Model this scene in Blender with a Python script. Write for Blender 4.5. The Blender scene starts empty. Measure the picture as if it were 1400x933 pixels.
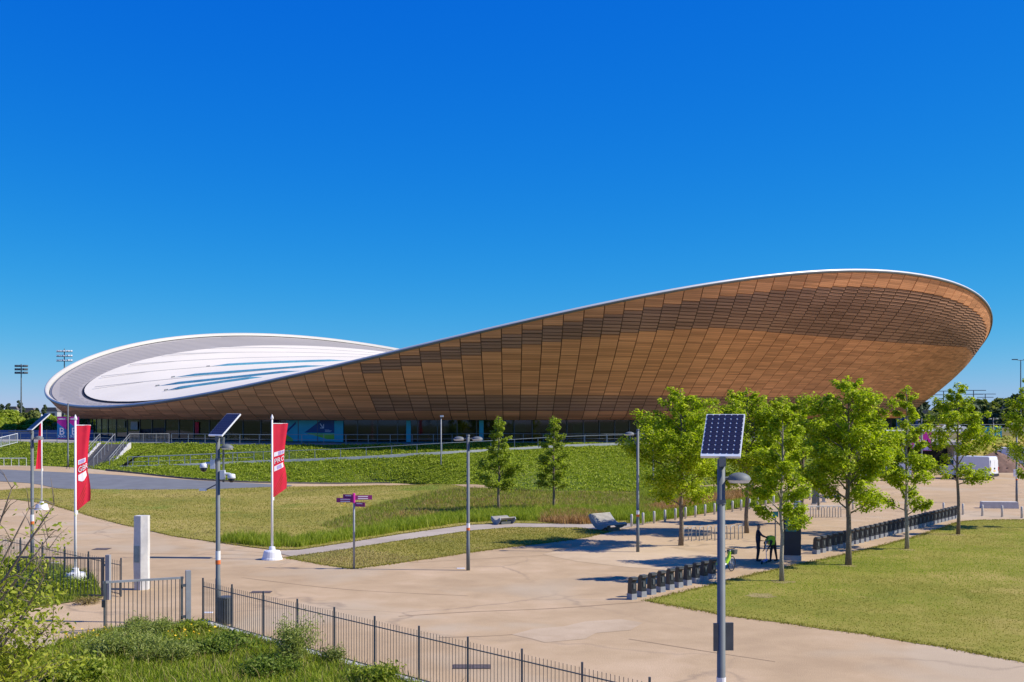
import bpy, bmesh, math, random
import numpy as np
from mathutils import Vector, Matrix
from mathutils.geometry import delaunay_2d_cdt

SC = bpy.context.scene
COL = SC.collection
R = math.radians
# ------------------------------------------------------------------ camera
EYE, FPX, HORIZON = 7.0, 1600.0, 565.0          # eye height in metres, focal length and horizon in photo pixels
cam = bpy.data.cameras.new('camera'); cam_ob = bpy.data.objects.new('camera', cam); COL.objects.link(cam_ob)
cam_ob.location = (0, 0, EYE); cam_ob.rotation_euler = (R(90), 0, 0)
cam.sensor_width = 36; cam.lens = 36 * FPX / 1400; cam.shift_y = (HORIZON - 466.5) / 1400
cam.clip_start = 0.5; cam.clip_end = 9000
SC.camera = cam_ob
# ------------------------------------------------------------------ sky, sun, exposure
SUN_EL, SUN_AZ = R(43), R(-5)                    # azimuth measured from +X
world = bpy.data.worlds.new('World'); SC.world = world; world.use_nodes = True
wn = world.node_tree; wn.nodes.clear()
sky = wn.nodes.new('ShaderNodeTexSky'); sky.sky_type = 'NISHITA'; sky.sun_disc = False
sky.sun_elevation = SUN_EL; sky.sun_rotation = R(90) - SUN_AZ
sky.altitude = 1400; sky.air_density = 1.0; sky.dust_density = 0.25; sky.ozone_density = 4.0
# deep polarised blue: the same response curve on each colour channel over the whole sky
sp = wn.nodes.new('ShaderNodeSeparateColor'); cbn = wn.nodes.new('ShaderNodeCombineColor')
wn.links.new(sky.outputs[0], sp.inputs[0])
for ch, (gain, power) in enumerate(((0.60, 2.8), (0.515, 1.03), (0.67, 0.22))):
    sc0 = wn.nodes.new('ShaderNodeMath'); sc0.operation = 'MULTIPLY'; sc0.inputs[1].default_value = 0.12
    pw = wn.nodes.new('ShaderNodeMath'); pw.operation = 'POWER'; pw.inputs[1].default_value = power
    ga = wn.nodes.new('ShaderNodeMath'); ga.operation = 'MULTIPLY'; ga.inputs[1].default_value = gain / 0.12
    wn.links.new(sp.outputs[ch], sc0.inputs[0]); wn.links.new(sc0.outputs[0], pw.inputs[0]); wn.links.new(pw.outputs[0], ga.inputs[0]); wn.links.new(ga.outputs[0], cbn.inputs[ch])
bg = wn.nodes.new('ShaderNodeBackground'); bg.inputs['Strength'].default_value = 0.12
wo = wn.nodes.new('ShaderNodeOutputWorld')
wn.links.new(cbn.outputs[0], bg.inputs[0]); wn.links.new(bg.outputs[0], wo.inputs[0])
sun = bpy.data.lights.new('sun', 'SUN'); sun.energy = 4.8; sun.angle = R(0.53); sun.color = (1.0, 0.94, 0.83)
sun_ob = bpy.data.objects.new('sun', sun); COL.objects.link(sun_ob)
to_sun = Vector((math.cos(SUN_EL) * math.cos(SUN_AZ), math.cos(SUN_EL) * math.sin(SUN_AZ), math.sin(SUN_EL)))
sun_ob.rotation_euler = to_sun.to_track_quat('Z', 'Y').to_euler(); sun_ob.location = (60, -40, 90)
vs = SC.view_settings; vs.view_transform = 'Standard'; vs.look = 'None'; vs.exposure = 0.3; vs.gamma = 1.0; vs.use_curve_mapping = False
SC.cycles.max_bounces = 7; SC.cycles.diffuse_bounces = 4; SC.cycles.glossy_bounces = 3; SC.cycles.transparent_max_bounces = 10
rng = np.random.default_rng(7)
random.seed(7)
# ------------------------------------------------------------------ materials
MAT = {}
def nt(name):
    m = bpy.data.materials.new(name); m.use_nodes = True
    t = m.node_tree; b = t.nodes['Principled BSDF']; MAT[name] = m
    return m, t, b
def node(t, typ, **kw):
    n = t.nodes.new(typ)
    for k, v in kw.items():
        if k.startswith('i_'):
            key = k[2:]; n.inputs[int(key) if key.isdigit() else key].default_value = v
        else: setattr(n, k, v)
    return n
def noise(t, scale, detail=3, rough=.6, vec=None, dist=0):
    n = node(t, 'ShaderNodeTexNoise'); n.inputs['Scale'].default_value = scale; n.inputs['Detail'].default_value = detail
    n.inputs['Roughness'].default_value = rough; n.inputs['Distortion'].default_value = dist
    if vec is not None: t.links.new(vec, n.inputs['Vector'])
    return n.outputs['Fac']
def ramp(t, fac, stops):
    n = node(t, 'ShaderNodeValToRGB'); e = n.color_ramp.elements
    while len(e) < len(stops): e.new(.5)
    for el, (p, c) in zip(e, stops):
        el.position = p; el.color = (*c, 1) if len(c) == 3 else c
    t.links.new(fac, n.inputs[0]); return n.outputs[0]
def mix(t, fac, a, b, mode='MIX'):
    n = node(t, 'ShaderNodeMix', data_type='RGBA', blend_type=mode)
    for sock, v in ((n.inputs[0], fac), (n.inputs[6], a), (n.inputs[7], b)):
        if hasattr(v, 'links') or hasattr(v, 'is_linked'): t.links.new(v, sock)
        else: sock.default_value = v if not isinstance(v, tuple) else ((*v, 1) if len(v) == 3 else v)
    return n.outputs[2]
def math_(t, op, a, b=None):
    n = node(t, 'ShaderNodeMath', operation=op)
    for sock, v in ((n.inputs[0], a), (n.inputs[1], b)):
        if v is None: continue
        if hasattr(v, 'is_linked'): t.links.new(v, sock)
        else: sock.default_value = v
    return n.outputs[0]
def bump(t, b, h, strength=.3, dist=.02):
    n = node(t, 'ShaderNodeBump'); n.inputs['Strength'].default_value = strength; n.inputs['Distance'].default_value = dist
    t.links.new(h, n.inputs['Height']); t.links.new(n.outputs[0], b.inputs['Normal'])
def simple(name, c, rough=.6, metal=0., var=.12, scale=6., spec=.5, bmp=0.):
    m, t, b = nt(name)
    co = node(t, 'ShaderNodeTexCoord').outputs['Object']
    f = noise(t, scale, 4, .6, co)
    lo = tuple(x * (1 - var) for x in c); hi = tuple(min(1, x * (1 + var)) for x in c)
    t.links.new(ramp(t, f, [(.3, lo), (.7, hi)]), b.inputs['Base Color'])
    b.inputs['Roughness'].default_value = rough; b.inputs['Metallic'].default_value = metal
    b.inputs['Specular IOR Level'].default_value = spec
    if bmp: bump(t, b, noise(t, scale * 8, 3, .6, co), bmp, .01)
    return m
def cloth_mat(name, c):
    m, t, b = nt(name); co = node(t, 'ShaderNodeTexCoord').outputs['Object']
    k = ramp(t, noise(t, 2.5, 3, .6, co), [(.3, tuple(x * .88 for x in c)), (.7, c)])
    t.links.new(k, b.inputs['Base Color']); b.inputs['Roughness'].default_value = .7
    tr = node(t, 'ShaderNodeBsdfTranslucent'); t.links.new(k, tr.inputs['Color']); ms = node(t, 'ShaderNodeMixShader'); ms.inputs[0].default_value = .25
    t.links.new(b.outputs[0], ms.inputs[1]); t.links.new(tr.outputs[0], ms.inputs[2]); t.links.new(ms.outputs[0], t.nodes['Material Output'].inputs['Surface'])
simple('galv_steel', (.30, .31, .32), .6, .1, .15, 3)
simple('post_grey', (.135, .15, .155), .6, 0, .12, 3)
simple('dark_steel', (.11, .12, .125), .5, .3, .2, 4)
simple('rail_grey', (.22, .26, .29), .55, .1, .1, 3)
simple('rail_white', (.66, .68, .70), .5, .1, .08, 3)
simple('white_paint', (.80, .80, .79), .45, 0, .05, 3)
cloth_mat('flag_red', (.78, .012, .05))
cloth_mat('flag_dark', (.40, .05, .02))
simple('print_white', (.78, .74, .80), .6, 0, .04, 4)
simple('print_lilac', (.42, .33, .62), .6, 0, .1, 9)
simple('print_purple', (.10, .03, .16), .6, 0, .1, 4)
simple('sign_magenta', (.24, .012, .15), .5, 0, .1, 3)
cloth_mat('banner_pink', (.85, .04, .46))
cloth_mat('banner_blue', (.03, .27, .62))
cloth_mat('banner_cyan', (.03, .45, .62))
simple('black_plastic', (.018, .02, .026), .45, 0, .2, 5)
simple('navy', (.012, .022, .05), .3, 0, .2, 3)
simple('teal_screen', (.02, .20, .20), .3, 0, .3, 4)
simple('concrete', (.42, .40, .37), .85, 0, .12, 2.5, bmp=.3)
simple('step_concrete', (.22, .20, .185), .9, 0, .15, 2.5)
simple('pale_concrete', (.56, .54, .50), .85, 0, .12, 2.5, bmp=.3)
simple('stone', (.62, .60, .56), .8, 0, .14, 2.2, bmp=.4)
simple('patina', (.30, .36, .32), .8, 0, .2, 6)
simple('orange_tape', (.75, .16, .03), .6, 0, .1, 5)
simple('rubber', (.02, .02, .022), .8)
simple('lime', (.33, .56, .02), .45, 0, .08, 5)
simple('scooter_blue', (.02, .20, .48), .4, 0, .1, 5)
simple('cloth_dark', (.018, .018, .025), .85, 0, .25, 9)
simple('cloth_navy', (.025, .028, .045), .85, 0, .25, 9)
simple('skin', (.36, .20, .13), .6, 0, .08, 9)
simple('hair', (.015, .011, .009), .6, 0, .2, 30)
simple('rim_metal', (.58, .59, .60), .45, .2, .06, .5)
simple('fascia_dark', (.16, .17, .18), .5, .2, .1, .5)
simple('bark', (.20, .155, .11), .9, 0, .35, 14, bmp=.6)
simple('bark_pale', (.34, .30, .235), .9, 0, .3, 14, bmp=.6)
simple('painted_shade', (.03, .03, .032), .9)
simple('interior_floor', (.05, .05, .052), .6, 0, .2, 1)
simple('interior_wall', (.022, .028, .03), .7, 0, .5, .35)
simple('interior_light', (.35, .34, .32), .7, 0, .2, .8)
simple('interior_green', (.06, .12, .05), .7, 0, .6, .8)
simple('mural_teal', (.04, .42, .50), .55, 0, .1, 1)
simple('mural_navy', (.012, .06, .20), .55, 0, .1, 1)
simple('mural_lime', (.36, .55, .03), .55, 0, .1, 1)
simple('brown_soil', (.20, .12, .085), .95, 0, .35, 1.5, bmp=.5)
simple('van_white', (.72, .73, .75), .3, 0, .04, 2)
simple('van_glass', (.015, .02, .025), .08)
simple('lamp_red', (.45, .01, .01), .3)
simple('manhole', (.13, .10, .085), .75, .3, .3, 12, bmp=.5)
simple('far_wall', (.42, .40, .40), .9, 0, .2, .1)
simple('far_brick', (.24, .16, .13), .9, 0, .25, .1)
simple('far_roof', (.14, .12, .12), .9, 0, .2, .1)
simple('asphalt', (.155, .16, .165), .9, 0, .12, .8, bmp=.3)
simple('kerb_dark', (.12, .11, .10), .9, 0, .2, 1.5)
simple('solar_cell', (.025, .026, .05), .35, 0, .2, 20, .3)
simple('solar_back', (.70, .72, .74), .4, 0, .05, 5)
simple('wood_bench', (.36, .33, .28), .8, 0, .15, 3)
simple('bench_side', (.26, .28, .30), .7, 0, .12, 4)
simple('yellow_petal', (.80, .52, .01), .7, 0, .12, 9)
simple('membrane_seam', (.36, .34, .32), .8)

def mat_ground(name, stops, sc=(.05, .6, 9), bmp=.35, rough=.95, crack=0., patch=None):
    m, t, b = nt(name)
    co = node(t, 'ShaderNodeTexCoord').outputs['Object']
    f1 = noise(t, sc[0], 4, .6, co); f2 = noise(t, sc[1], 4, .65, co, .3); f3 = noise(t, sc[2], 3, .7, co)
    s = math_(t, 'ADD', math_(t, 'MULTIPLY', f1, .5), math_(t, 'ADD', math_(t, 'MULTIPLY', f2, .3), math_(t, 'MULTIPLY', f3, .2)))
    c = ramp(t, s, stops)
    if patch:
        f4 = noise(t, patch[0], 3, .6, co, .5)
        k = ramp(t, f4, [(patch[1], (0, 0, 0)), (patch[1] + .09, (patch[3],) * 3)])
        c = mix(t, k, c, patch[2])
    if crack:
        v = node(t, 'ShaderNodeTexVoronoi', feature='DISTANCE_TO_EDGE'); v.inputs['Scale'].default_value = .11
        mp = node(t, 'ShaderNodeVectorMath', operation='ADD'); t.links.new(co, mp.inputs[0])
        nz = node(t, 'ShaderNodeTexNoise'); nz.inputs['Scale'].default_value = .35; nz.inputs['Detail'].default_value = 4; t.links.new(co, nz.inputs['Vector'])
        sc_ = node(t, 'ShaderNodeVectorMath', operation='SCALE'); sc_.inputs['Scale'].default_value = 3.0
        t.links.new(nz.outputs['Color'], sc_.inputs[0]); t.links.new(sc_.outputs[0], mp.inputs[1]); t.links.new(mp.outputs[0], v.inputs['Vector'])
        k = ramp(t, v.outputs['Distance'], [(.0, (crack,) * 3), (.016, (0, 0, 0))])
        k2 = ramp(t, noise(t, .09, 2, .5, co), [(.42, (0, 0, 0)), (.62, (1, 1, 1))])
        c = mix(t, mix(t, 1.0, k, k2, 'MULTIPLY'), c, (.20, .15, .11))
    t.links.new(c, b.inputs['Base Color']); b.inputs['Roughness'].default_value = rough
    b.inputs['Specular IOR Level'].default_value = .2
    if bmp: bump(t, b, f3, bmp, .03)
    return m
mat_ground('gravel', [(.36, (.38, .265, .15)), (.5, (.48, .34, .195)), (.63, (.58, .42, .26))], (.09, .6, 22), .5, crack=.5, patch=(.10, .53, (.49, .395, .27), .6))
mat_ground('gravel_pale', [(.36, (.47, .34, .20)), (.6, (.60, .45, .28))], (.1, .8, 22), .4)
mat_ground('gravel_grey', [(.36, (.40, .29, .175)), (.6, (.54, .41, .27))], (.2, .9, 22), .4)
mat_ground('joint', [(.36, (.22, .15, .09)), (.6, (.36, .25, .15))], (.3, 2., 9), .2)
mat_ground('bare_soil', [(.36, (.24, .195, .06)), (.6, (.40, .31, .13))], (.3, 2., 9), .5)
mat_ground('path_grey', [(.36, (.33, .27, .21)), (.6, (.46, .39, .31))], (.1, .8, 12), .3)
mat_ground('lawn_dry', [(.36, (.17, .175, .025)), (.47, (.275, .24, .042)), (.60, (.41, .315, .09))], (.09, .8, 7), .7, patch=(.07, .58, (.15, .21, .02), .9))
mat_ground('lawn_green', [(.36, (.14, .165, .015)), (.48, (.235, .225, .028)), (.62, (.35, .285, .062))], (.11, .6, 7), .7, patch=(.16, .57, (.40, .30, .085), .7))
mat_ground('verge_soil', [(.36, (.09, .10, .025)), (.5, (.17, .15, .05)), (.65, (.27, .205, .10))], (.12, .9, 6), .8)
mat_ground('bank_soil', [(.36, (.05, .085, .012)), (.5, (.09, .13, .018)), (.65, (.16, .15, .05))], (.12, .9, 6), .8)
mat_ground('meadow_soil', [(.36, (.06, .09, .015)), (.5, (.12, .14, .025)), (.65, (.2, .18, .05))], (.2, 1.2, 8), .8)
mat_ground('far_ground', [(.36, (.07, .10, .03)), (.5, (.12, .14, .05)), (.65, (.2, .18, .09))], (.01, .1, 1.5), 0)
mat_ground('terrace_paving', [(.36, (.26, .24, .21)), (.6, (.36, .33, .29))], (.1, .8, 6), .2)

def leaf_mat(name, stops, transl=.35, rough=.6):
    m, t, b = nt(name)
    g = node(t, 'ShaderNodeNewGeometry').outputs['Random Per Island']
    c = ramp(t, g, stops)
    t.links.new(c, b.inputs['Base Color']); b.inputs['Roughness'].default_value = rough; b.inputs['Specular IOR Level'].default_value = .25
    tr = node(t, 'ShaderNodeBsdfTranslucent'); t.links.new(mix(t, 1.0, c, (1.0, 1.05, .55), 'MULTIPLY'), tr.inputs['Color'])
    ms = node(t, 'ShaderNodeMixShader'); ms.inputs[0].default_value = transl
    t.links.new(b.outputs[0], ms.inputs[1]); t.links.new(tr.outputs[0], ms.inputs[2])
    t.links.new(ms.outputs[0], t.nodes['Material Output'].inputs['Surface']); return m
leaf_mat('leaf_lime', [(0, (.18, .26, .006)), (.45, (.38, .49, .012)), (.8, (.55, .64, .02)), (1, (.72, .74, .11))], .52)
leaf_mat('leaf_mid', [(0, (.17, .24, .014)), (.5, (.31, .40, .028)), (1, (.48, .53, .08))], .5)
leaf_mat('leaf_dark', [(0, (.10, .16, .018)), (.5, (.17, .245, .03)), (1, (.28, .34, .06))], .4)
leaf_mat('leaf_near', [(0, (.17, .23, .015)), (.5, (.32, .38, .028)), (1, (.52, .53, .08))], .45)
leaf_mat('leaf_sage', [(0, (.18, .23, .045)), (.5, (.30, .36, .08)), (1, (.46, .50, .16))], .42)
leaf_mat('leaf_ivy', [(0, (.17, .22, .012)), (.5, (.31, .40, .020)), (1, (.50, .54, .08))], .42)
leaf_mat('grass_bright', [(0, (.17, .25, .014)), (.5, (.30, .38, .025)), (1, (.48, .50, .08))], .45)
leaf_mat('grass_lawn', [(0, (.17, .185, .02)), (.5, (.295, .265, .036)), (1, (.45, .37, .09))], .35)
leaf_mat('grass_straw', [(0, (.20, .17, .05)), (.5, (.33, .25, .09)), (1, (.48, .37, .17))], .3)
leaf_mat('grass_rust', [(0, (.30, .17, .06)), (.5, (.46, .25, .10)), (1, (.6, .40, .19))], .35)
leaf_mat('grass_meadow', [(0, (.16, .22, .016)), (.5, (.28, .35, .03)), (1, (.46, .48, .09))], .45)
leaf_mat('far_leaf', [(0, (.11, .15, .03)), (.5, (.18, .22, .045)), (1, (.27, .29, .07))], .35)
leaf_mat('far_leaf_dark', [(0, (.05, .08, .035)), (.5, (.08, .115, .05)), (1, (.12, .15, .065))], .25)

def wood_mat(name, base, gap_period, gap_dark):
    m, t, b = nt(name)
    co = node(t, 'ShaderNodeTexCoord').outputs['Object']
    sep = node(t, 'ShaderNodeSeparateXYZ'); t.links.new(co, sep.inputs[0])
    at = node(t, 'ShaderNodeAttribute', attribute_name='tone').outputs['Fac']
    q = math_(t, 'DIVIDE', sep.outputs['Z'], gap_period)
    idx = math_(t, 'FLOOR', q); fr = math_(t, 'FRACT', q)
    cmb = node(t, 'ShaderNodeCombineXYZ'); t.links.new(idx, cmb.inputs[0]); t.links.new(math_(t, 'MULTIPLY', at, 97.), cmb.inputs[1])
    wnz = node(t, 'ShaderNodeTexWhiteNoise', noise_dimensions='2D'); t.links.new(cmb.outputs[0], wnz.inputs['Vector'])
    lo = tuple(x * .78 for x in base); hi = (base[0] * 1.16, base[1] * 1.18, base[2] * 1.2)
    c = ramp(t, wnz.outputs['Value'], [(0, lo), (.5, base), (1, hi)])
    c2 = ramp(t, at, [(0, (.92, .915, .91)), (.55, (1, 1, 1)), (1, (1.06, 1.06, 1.05))])
    c = mix(t, 1.0, c, c2, 'MULTIPLY')
    big = ramp(t, noise(t, .06, 3, .6, co), [(.35, (.86, .86, .86)), (.65, (1.1, 1.1, 1.1))])
    c = mix(t, 1.0, c, big, 'MULTIPLY')
    g = ramp(t, fr, [(.0, (gap_dark,) * 3), (.16, (gap_dark,) * 3), (.2, (1, 1, 1))])
    c = mix(t, 1.0, c, g, 'MULTIPLY')
    t.links.new(c, b.inputs['Base Color']); b.inputs['Roughness'].default_value = .75; b.inputs['Specular IOR Level'].default_value = .25
    return m
wood_mat('cedar', (.80, .365, .17), .19, .74)
wood_mat('cedar_louvre', (.44, .235, .14), .19, .8)
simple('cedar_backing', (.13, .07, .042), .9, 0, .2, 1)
simple('cedar_rib', (.36, .21, .12), .8, 0, .15, 1)

def roof_mat(name, c, seam):
    m, t, b = nt(name)
    co = node(t, 'ShaderNodeTexCoord').outputs['Object']
    s = noise(t, .08, 4, .6, co); s2 = noise(t, 1.2, 4, .7, co)
    c1 = ramp(t, math_(t, 'ADD', math_(t, 'MULTIPLY', s, .7), math_(t, 'MULTIPLY', s2, .3)), [(.35, tuple(x * .9 for x in c)), (.65, c)])
    t.links.new(c1, b.inputs['Base Color']); b.inputs['Roughness'].default_value = .6
    return m
roof_mat('membrane', (.90, .81, .63), .5)
roof_mat('gutter_board', (.47, .42, .345), .5)
roof_mat('parapet', (.54, .51, .45), .5)
simple('rooflight_glass', (.12, .36, .46), .15, 0, .15, 1)

def glass_mat(name, tint):
    m, t, b = nt(name)
    tr = node(t, 'ShaderNodeBsdfTransparent'); tr.inputs[0].default_value = (*tint, 1)
    gl = node(t, 'ShaderNodeBsdfGlossy'); gl.inputs['Roughness'].default_value = .03; gl.inputs['Color'].default_value = (.9, .95, 1, 1)
    fr = node(t, 'ShaderNodeFresnel'); fr.inputs['IOR'].default_value = 1.6
    ms = node(t, 'ShaderNodeMixShader')
    t.links.new(math_(t, 'MULTIPLY', fr.outputs[0], .9), ms.inputs[0]); t.links.new(tr.outputs[0], ms.inputs[1]); t.links.new(gl.outputs[0], ms.inputs[2])
    t.links.new(ms.outputs[0], t.nodes['Material Output'].inputs['Surface'])
    return m
glass_mat('facade_glass', (.42, .50, .50))

# ------------------------------------------------------------------ mesh helpers
def link(name, me, mat=None, parent=None, smooth=False):
    if mat is not None:
        for mm in (mat if isinstance(mat, (list, tuple)) else [mat]): me.materials.append(MAT[mm])
    if smooth:
        me.polygons.foreach_set('use_smooth', [True] * len(me.polygons))
    o = bpy.data.objects.new(name, me); COL.objects.link(o)
    if parent: o.parent = parent
    return o
class MB:
    def __init__(s): s.v = []; s.f = []; s.m = []
    def quad(s, *p, mi=0):
        n = len(s.v); s.v += [tuple(q) for q in p]; s.f.append(tuple(range(n, n + len(p)))); s.m.append(mi); return s
    def box(s, c, d, rz=0., mi=0, taper=1., rot=None):
        n = len(s.v); hx, hy, hz = d[0] / 2, d[1] / 2, d[2] / 2
        M3 = rot if rot is not None else Matrix.Rotation(rz, 3, 'Z')
        for z, k in ((-hz, 1), (hz, taper)):
            for x, y in ((-hx, -hy), (hx, -hy), (hx, hy), (-hx, hy)):
                p = M3 @ Vector((x * k, y * k, z)); s.v.append((c[0] + p.x, c[1] + p.y, c[2] + p.z))
        for q in ((3, 2, 1, 0), (4, 5, 6, 7), (0, 1, 5, 4), (1, 2, 6, 5), (2, 3, 7, 6), (3, 0, 4, 7)):
            s.f.append(tuple(n + i for i in q)); s.m.append(mi)
        return s
    def tube(s, pts, r, n=8, mi=0, cap=True):
        pts = [Vector(p) for p in pts]; rs = r if isinstance(r, (list, tuple)) else [r] * len(pts)
        b0 = len(s.v); up = None
        for i, p in enumerate(pts):
            d = (pts[min(i + 1, len(pts) - 1)] - pts[max(i - 1, 0)])
            d = d.normalized() if d.length > 1e-9 else Vector((0, 0, 1))
            if up is None:
                up = d.orthogonal().normalized()
            else:
                up = (up - d * up.dot(d)); up = up.normalized() if up.length > 1e-6 else d.orthogonal().normalized()
            w = d.cross(up)
            for k in range(n):
                a = 2 * math.pi * k / n; q = p + (up * math.cos(a) + w * math.sin(a)) * rs[i]; s.v.append(tuple(q))
        for i in range(len(pts) - 1):
            for k in range(n):
                a = b0 + i * n + k; b = b0 + i * n + (k + 1) % n
                s.f.append((a, b, b + n, a + n)); s.m.append(mi)
        if cap:
            s.f.append(tuple(b0 + k for k in reversed(range(n)))); s.m.append(mi)
            e = b0 + (len(pts) - 1) * n; s.f.append(tuple(e + k for k in range(n))); s.m.append(mi)
        return s
    def lathe(s, prof, n=16, c=(0, 0, 0), mi=0):
        b0 = len(s.v)
        for r, z in prof:
            for k in range(n):
                a = 2 * math.pi * k / n; s.v.append((c[0] + r * math.cos(a), c[1] + r * math.sin(a), c[2] + z))
        for i in range(len(prof) - 1):
            for k in range(n):
                a = b0 + i * n + k; b = b0 + i * n + (k + 1) % n; s.f.append((a, b, b + n, a + n)); s.m.append(mi)
        s.f.append(tuple(b0 + k for k in reversed(range(n)))); s.m.append(mi)
        e = b0 + (len(prof) - 1) * n; s.f.append(tuple(e + k for k in range(n))); s.m.append(mi)
        return s
    def prism(s, poly, depth, fn, mi=0):
        """extrude the 2-D outline poly; fn(u, v, w) -> 3-D point, w = 0 .. depth"""
        n = len(poly); b = len(s.v)
        for w in (0, depth):
            for u, v in poly: s.v.append(tuple(fn(u, v, w)))
        s.f.append(tuple(b + i for i in range(n))); s.f.append(tuple(b + n + i for i in reversed(range(n)))); s.m += [mi, mi]
        for i in range(n):
            j = (i + 1) % n; s.f.append((b + i, b + n + i, b + n + j, b + j)); s.m.append(mi)
        return s
    def mesh(s, name):
        me = bpy.data.meshes.new(name); me.from_pydata(s.v, [], s.f)
        if any(s.m): me.polygons.foreach_set('material_index', s.m)
        me.update(); return me
    def build(s, name, mat, parent=None, smooth=False):
        return link(name, s.mesh(name), mat, parent, smooth)
ORD = ('first second third fourth fifth sixth seventh eighth ninth tenth eleventh twelfth thirteenth fourteenth fifteenth sixteenth seventeenth eighteenth nineteenth twentieth '
       'twenty-first twenty-second twenty-third twenty-fourth twenty-fifth twenty-sixth twenty-seventh twenty-eighth twenty-ninth thirtieth thirty-first thirty-second').split()
def tag(o, label=None, cat=None, group=None, kind=None):
    if label: o['label'] = label
    if cat: o['category'] = cat
    if group: o['group'] = group
    if kind: o['kind'] = kind
    return o
def thing(name, loc, label, cat, group=None, rz=0.):
    o = bpy.data.objects.new(name, None); COL.objects.link(o); o.location = loc; o.rotation_euler = (0, 0, rz)
    o.empty_display_size = .2
    return tag(o, label, cat, group)
def copy_tree(o, parent=None):
    c = o.copy(); COL.objects.link(c); c.parent = parent
    for ch in list(o.children): copy_tree(ch, c)
    return c
def place_copies(proto, spots, labels=None):
    out = []
    for i, (loc, rz) in enumerate(spots):
        o = proto if i == 0 else copy_tree(proto)
        o.location = loc; o.rotation_euler = (0, 0, rz)
        if labels: o['label'] = labels[i] if isinstance(labels, list) else labels
        out.append(o)
    return out
def bulk(name, verts, faces4, mat, parent=None, kind='stuff', tris=False):
    me = bpy.data.meshes.new(name); nv = len(verts); k = 3 if tris else 4; nf = len(faces4)
    me.vertices.add(nv); me.vertices.foreach_set('co', np.asarray(verts, np.float32).ravel())
    me.loops.add(nf * k); me.loops.foreach_set('vertex_index', np.asarray(faces4, np.int32).ravel())
    me.polygons.add(nf); me.polygons.foreach_set('loop_start', np.arange(0, nf * k, k, dtype=np.int32))
    me.update(); me.validate()
    o = link(name, me, mat, parent)
    if kind: o['kind'] = kind
    return o
_txt = {}
def text_mesh(s, size):
    cu = bpy.data.curves.new('lettering', 'FONT'); cu.body = s; cu.size = size; cu.align_x = 'CENTER'; cu.align_y = 'CENTER'; cu.extrude = .004
    cu.resolution_u = 3
    o = bpy.data.objects.new('lettering_tmp', cu); COL.objects.link(o)
    dg = bpy.context.evaluated_depsgraph_get(); dg.update()
    me = bpy.data.meshes.new_from_object(o.evaluated_get(dg)); bpy.data.objects.remove(o); bpy.data.curves.remove(cu)
    me.materials.clear()
    return me
# ------------------------------------------------------------------ terrain
def sst(a, b, x):
    t = np.clip((x - a) / (b - a), 0, 1); return t * t * (3 - 2 * t)
def height(x, y):
    r = 1.3 * sst(85, 126, y) * sst(15, 40, -x)
    r = r + .9 * np.exp(-((x + 3) / 15) ** 2 - ((y - 99) / 8) ** 2)
    return r
def ground(px, py, dmin=8.):
    """world point where the ground stands at a photo position"""
    kx, kz = (px - 700) / FPX, (py - HORIZON) / FPX
    d = np.arange(dmin, 420, .25)
    g = EYE - kz * d - height(kx * d, d)
    i = np.argmax(g < 0)
    if g[i] >= 0: i = len(d) - 1
    lo, hi = d[max(i - 1, 0)], d[i]
    for _ in range(25):
        m_ = (lo + hi) / 2
        if EYE - kz * m_ - height(kx * m_, m_) < 0: hi = m_
        else: lo = m_
    d = (lo + hi) / 2
    return Vector((kx * d, d, float(height(kx * d, d))))
def level(px, py, z):
    d = (EYE - z) * FPX / (py - HORIZON); return Vector(((px - 700) / FPX * d, d, z))
def inside(poly, P):
    x, y = P[:, 0], P[:, 1]; r = np.zeros(len(P), bool); n = len(poly)
    for i in range(n):
        x1, y1 = poly[i]; x2, y2 = poly[(i + 1) % n]
        c = ((y1 > y) != (y2 > y)) & (x < (x2 - x1) * (y - y1) / ((y2 - y1) or 1e-9) + x1); r ^= c
    return r
def densify(poly, step, jit=0.):
    out = []
    for i in range(len(poly)):
        a = Vector(poly[i][:2]); b = Vector(poly[(i + 1) % len(poly)][:2]); n = max(1, int((b - a).length / step))
        for k in range(n):
            p = a.lerp(b, k / n)
            if jit and k: p += Vector((random.uniform(-jit, jit), random.uniform(-jit, jit)))
            out.append((p.x, p.y))
    return out
def smooth_line(pts, n=6):
    """Catmull-Rom through 2-D or 3-D points (open)"""
    P = [Vector(p) for p in pts]; out = []
    for i in range(len(P) - 1):
        p0, p1, p2, p3 = P[max(i - 1, 0)], P[i], P[i + 1], P[min(i + 2, len(P) - 1)]
        for k in range(n):
            t = k / n
            out.append(.5 * ((2 * p1) + (p2 - p0) * t + (2 * p0 - 5 * p1 + 4 * p2 - p3) * t * t + (3 * p1 - p0 - 3 * p2 + p3) * t ** 3))
    out.append(P[-1]); return out
def sheet(name, poly, mat, off, step=1.5, zfn=None, jit=0., kind='structure', label=None):
    poly = densify(poly, step, jit); n = len(poly); A = np.array(poly)
    x0, y0 = A.min(0); x1, y1 = A.max(0)
    gx, gy = np.meshgrid(np.arange(x0, x1, step), np.arange(y0, y1, step)); P = np.stack([gx.ravel(), gy.ravel()], 1)
    P = P[inside(poly, P)] if len(P) else P
    vs_ = [Vector(p) for p in poly] + [Vector((float(a), float(b))) for a, b in P]
    res = delaunay_2d_cdt(vs_, [(i, (i + 1) % n) for i in range(n)], [], 1, 1e-4)
    V = [(v.x, v.y, (float(height(v.x, v.y)) if zfn is None else zfn(v.x, v.y)) + off) for v in res[0]]
    F = []
    for f in res[2]:
        a, b, c = (Vector(V[i]) for i in f[:3])
        F.append(tuple(f) if (b - a).cross(c - a).z > 0 else tuple(reversed(f)))
    me = bpy.data.meshes.new(name); me.from_pydata(V, [], F); me.update()
    o = link(name, me, mat, None, True); tag(o, label, None, None, kind); return o
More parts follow.
